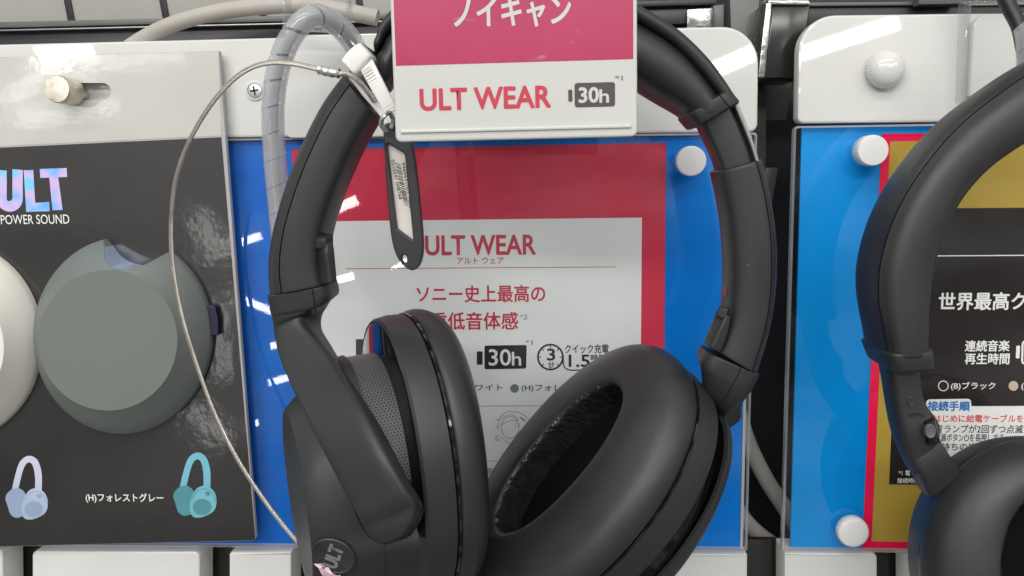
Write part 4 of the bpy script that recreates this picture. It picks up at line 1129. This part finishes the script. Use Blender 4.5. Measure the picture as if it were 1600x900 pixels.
# ================================================================ CABLES, TAG, TIE
# beige cable over the rail
mb = MB(); tube(mb, px_path([(180, 92, 4), (215, 66, 2), (265, 40, -2), (330, 21, -4), (400, 11, -5), (470, 8, -6), (520, 14, -6), (590, 28, -6)], 8), 3.1, 16)
tag(build('beige_cable', mb, ['cable']), 'thick beige cable arching over the black rail at top left', 'cable')


def spiral(path, r, pitch, fill, th=.55):
    """Helical strip wrapped round a path: real gaps between the turns."""
    F = frames(path); s = [0]
    for a, b_ in zip(path, path[1:]): s.append(s[-1] + (b_ - a).length)
    total = s[-1]
    def where(d):
        d = max(0, min(total, d)); i = 0
        while i < len(s) - 2 and s[i + 1] < d: i += 1
        f = (d - s[i]) / max(1e-6, s[i + 1] - s[i]); p = path[i].lerp(path[i + 1], f)
        nn_ = F[i][1].lerp(F[i + 1][1], f).normalized(); bb_ = F[i][2].lerp(F[i + 1][2], f).normalized(); return p, nn_, bb_
    b2 = MB(); W = 5; N = int(total / pitch * 28); rows = []
    for i in range(N + 1):
        d = i / 28 * pitch; a = 2 * math.pi * i / 28; row = []
        for rr2 in (r, r - th):
            for j in range(W + 1):
                p, nn_, bb_ = where(d + pitch * (fill + (.97 - fill) * smooth(1 - d / total, .35, .75)) * j / W); row.append(p + (nn_ * math.cos(a) + bb_ * math.sin(a)) * rr2)
        rows.append(row)
    V = [p for r2 in rows for p in r2]; C2 = 2 * (W + 1); Fc = []
    for i in range(N):
        for j in range(W):
            Fc.append((i * C2 + j, i * C2 + j + 1, (i + 1) * C2 + j + 1, (i + 1) * C2 + j))
            k2 = W + 1 + j; Fc.append((i * C2 + k2, (i + 1) * C2 + k2, (i + 1) * C2 + k2 + 1, i * C2 + k2 + 1))
        for j in (0, W): Fc.append((i * C2 + j, (i + 1) * C2 + j, (i + 1) * C2 + W + 1 + j, i * C2 + W + 1 + j))
    b2.add(V, Fc); return b2


root = empty('wrapped_cable', at(430, 330, -40))
pts = [(446, 420, -36), (438, 340, -36), (431, 270, -37), (427, 205, -38), (428, 150, -39), (437, 100, -40), (456, 56, -41), (484, 26, -40), (512, 30, -34), (540, 52, -26), (560, 82, -14)]
path = px_path(pts, 10)
build('spiral_wrap', spiral(path, 4.0, 9.2, .87), ['wrap'], root, sharp=60)
mb = MB(); tube(mb, path, 1.9, 10); build('inner_cable', mb, ['wrapped_cable'], root)
tag(root, 'cable in translucent spiral wrap rising behind the left arm', 'cable')

# clear hanger hook at the top
root = empty('clear_hook', at(520, 30, -18))
for p in ([(443, -60), (449, -60), (447, 44), (441, 44)], [(540, -60), (546, -60), (544, 50), (538, 50)], [(447, 36), (540, 42), (540, 48), (447, 44)]):
    bar(p, -22, -16, 'clear_strip', ['clear'], root, .3)
tag(root, 'clear plastic hook frame behind the top of the spiral wrap', 'hook')

# clear strip and black cord at the top right
root = empty('clear_strip_holder', at(1510, 80, -14))
bar([(1509, -60), (1521, -60), (1514, 160), (1502, 160)], -12, -7.2, 'strip', ['clear'], root, .6)
bar([(1521, 0), (1640, -2), (1640, 3), (1521, 5)], -12, -7.2, 'cross_strip', ['clear'], root, .5)
tag(root, 'upright clear plastic strip on the right white plate', 'strip')
mb = MB(); tube(mb, px_path([(1552, -60, -24), (1572, 0, -26), (1592, 40, -28), (1600, 75, -30), (1612, 130, -32)], 8), 2.6, 12)
tag(build('black_cord', mb, ['cable_black']), 'black cord dropping into the top right corner', 'cord')
mb = spiral(px_path([(1596, 20, -34), (1606, 60, -34), (1606, 110, -34), (1602, 160, -33)], 10), 3.6, 9, .9)
tag(build('spiral_wrap', mb, ['wrap'], sharp=60), 'short translucent wrap at the top right edge of the picture', 'wrap')

# steel security wire
wp = px_path([(585, 158, -80), (566, 132, -82), (545, 117, -82), (522, 114, -82), (490, 106, -80), (455, 99, -78), (420, 98, -76), (388, 108, -73), (356, 132, -69), (325, 170, -64), (297, 218, -58), (276, 275, -50), (268, 335, -44), (268, 395, -41), (275, 450, -39), (288, 508, -38), (308, 572, -36), (335, 645, -35), (368, 712, -35), (402, 766, -35), (438, 815, -36), (478, 862, -38), (520, 905, -40)], 16)
root = empty('steel_wire', at(440, 820, -36))
d_ = 0; ph_ = []
for i, p in enumerate(wp):
    if i: d_ += (p - wp[i - 1]).length
    ph_.append(2 * math.pi * d_ / 5.5)
mb = MB()
for k in range(6):
    tube(mb, wp, .29, 6, 0, [q + 2 * math.pi * k / 6 for q in ph_], .55)
tube(mb, wp, .42, 6)
build('twisted_wire', mb, ['steel'], root, sharp=180)
mb = MB(); fp = px_path([(499, 108.5, -80.5), (512, 112, -81.5), (530, 115, -82)], 8); tube(mb, fp, [1.35 + .12 * math.sin(i * 1.3) for i in range(len(fp))], 16); build('ferrule', mb, ['ferrule'], root)
tag(root, 'twisted steel security wire looping across the black board', 'wire')

# cable tie
root = empty('cable_tie', at(570, 110, -86))
mb = MB(); sweep(mb, [(538, 93, 562, 118, -88, -88, 4.0), (549, 80, 576, 104, -88, -88, 4.2), (562, 70, 584, 94, -88, -88, 4.0)], superprofile(36, 4.5), 6, 0, .25, .25); build('tie_head', mb, ['nylon'], root)
mb = MB(); sweep(mb, [(562, 107, 582, 92, -90, -90, .8), (578, 136, 598, 124, -91, -91, .8), (596, 168, 615, 158, -91, -91, .8), (612, 205, 634, 194, -90, -90, .8), (622, 232, 642, 222, -88, -88, .8)], superprofile(24, 5), 10, 0, .1, .1)
strap = build('strap', mb, ['nylon'], root)
for k in range(16):
    f = k / 16; x = 571 + 42 * f; y = 106 + 72 * f
    mb = MB(); sweep(mb, [(x - 7, y + 4.5, x + 7, y - 4.5, -91.75, -91.75, .16), (x - 6.3, y + 5.8, x + 7.7, y - 3.2, -91.75, -91.75, .16)], superprofile(8, 3), 2, 0); build('ridge', mb, ['nylon'], strap)
mb = MB(); sweep(mb, [(544, 116, 556, 126, -82, -82, .7), (566, 148, 580, 142, -80, -80, .7), (590, 176, 602, 168, -79, -79, .7), (606, 200, 622, 192, -82, -82, .7)], superprofile(20, 5), 8, 0); build('strap_return', mb, ['nylon'], root)
mb = MB(); sweep(mb, [(553, 68, 562, 76, -88, -88, .8), (548, 63, 552, 71, -88, -88, .8)], superprofile(20, 4), 4, 0); build('cut_tail', mb, ['nylon'], root)
tag(root, 'milky white cable tie with square head round the headband slider', 'cable tie')

# black key tag
YT = -93.0
root = empty('key_tag', at(635, 410, YT))
out = [xz(*p, YT) for p in cr([(598, 200), (599, 215), (603, 280), (608, 345), (614, 385), (624, 408), (640, 422), (652, 419), (659, 404), (661, 380), (657, 330), (650, 265), (645, 228), (640, 212), (620, 196), (604, 192), (598, 200)], 6)[:-1]]
win = rpoly([(604, 223), (632, 240), (645.5, 376), (620, 357)], [.3, 1.2, .3, .3], YT, 3)
hole = ellipse(631.5, 405, 4.5, 6.5, YT, 20)
# the tag is turned a little: its right edge swings towards the viewer
mb = holed([out, win[::-1], hole[::-1]], YT, YT + 3.0, None, 'tag', bevel=.45)
build('tag_body', mb, ['tag'], root)
mb = MB(); plate(mb, rpoly([(600, 216), (637, 238), (650, 382), (616, 362)], .3, YT + 1.6), YT + 1.7, YT + 2.3, .1); build('paper_label', mb, ['label'], root)
mb = MB(); Yq = YT + 1.62
rnd = random.Random(11); a_ = Vector((618, 254)); b_ = Vector((631, 320)); f = 0
while f < 1:
    w = rnd.choice((.012, .02, .03)); p = a_.lerp(b_, f); q = a_.lerp(b_, min(1, f + w))
    pxsheet(mb, [(p.x, p.y), (p.x + 8, p.y + 3), (q.x + 8, q.y + 3), (q.x, q.y)], Yq, 0); f += w + rnd.choice((.012, .02, .03))
def label_text(s, x0, y0, x1, y1, h):
    o_ = at(x0, y0, Yq); e_ = at(x1, y1, Yq); U_ = (e_ - o_); w_ = U_.length; U_.normalize(); V_ = Vector((-U_.z, 0, U_.x)); V_ = V_ if V_.x > 0 else -V_
    text(mb, s, None, 0, 0, .01, (o_, U_, V_, w_, h))
label_text('0210547 008768', 611, 250, 623.5, 312, 1.0)
label_text('9960641001 7000', 627.5, 254, 640, 326, .9)
build('printed_barcode', mb, ['ink'], root, sharp=180, recalc=False)
mb = MB(); tube(mb, px_path([(604, 205, -96), (596, 195, -97), (598, 184, -98), (608, 176, -97), (614, 186, -95), (612, 200, -94)], 6), .7, 8); build('wire_ring', mb, ['ferrule'], root)
tag(root, 'black key tag with barcode label hanging beside the sign', 'tag')

# scrap of pink film on the left cup
mb = MB(); rows = []
for i in range(7):
    f = i / 6; rows.append([at(490 + 34 * f + 2 * math.sin(f * 9), 884 + 30 * f - 3 * math.cos(f * 7), -105 - 1.4 * math.sin(f * 8)), at(497 + 30 * f + 3 * math.sin(f * 11), 881 + 24 * f + 2 * math.sin(f * 13), -106 + 1.0 * math.sin(f * 6)), at(502 + 28 * f + 3 * math.sin(f * 8), 880 + 20 * f + 3 * math.sin(f * 10), -106)])
mb.loft(rows, closed=False)
tag(build('film_scrap', mb, ['sticker'], recalc=False), 'torn scrap of pink film below the round button of the left cup', 'film')
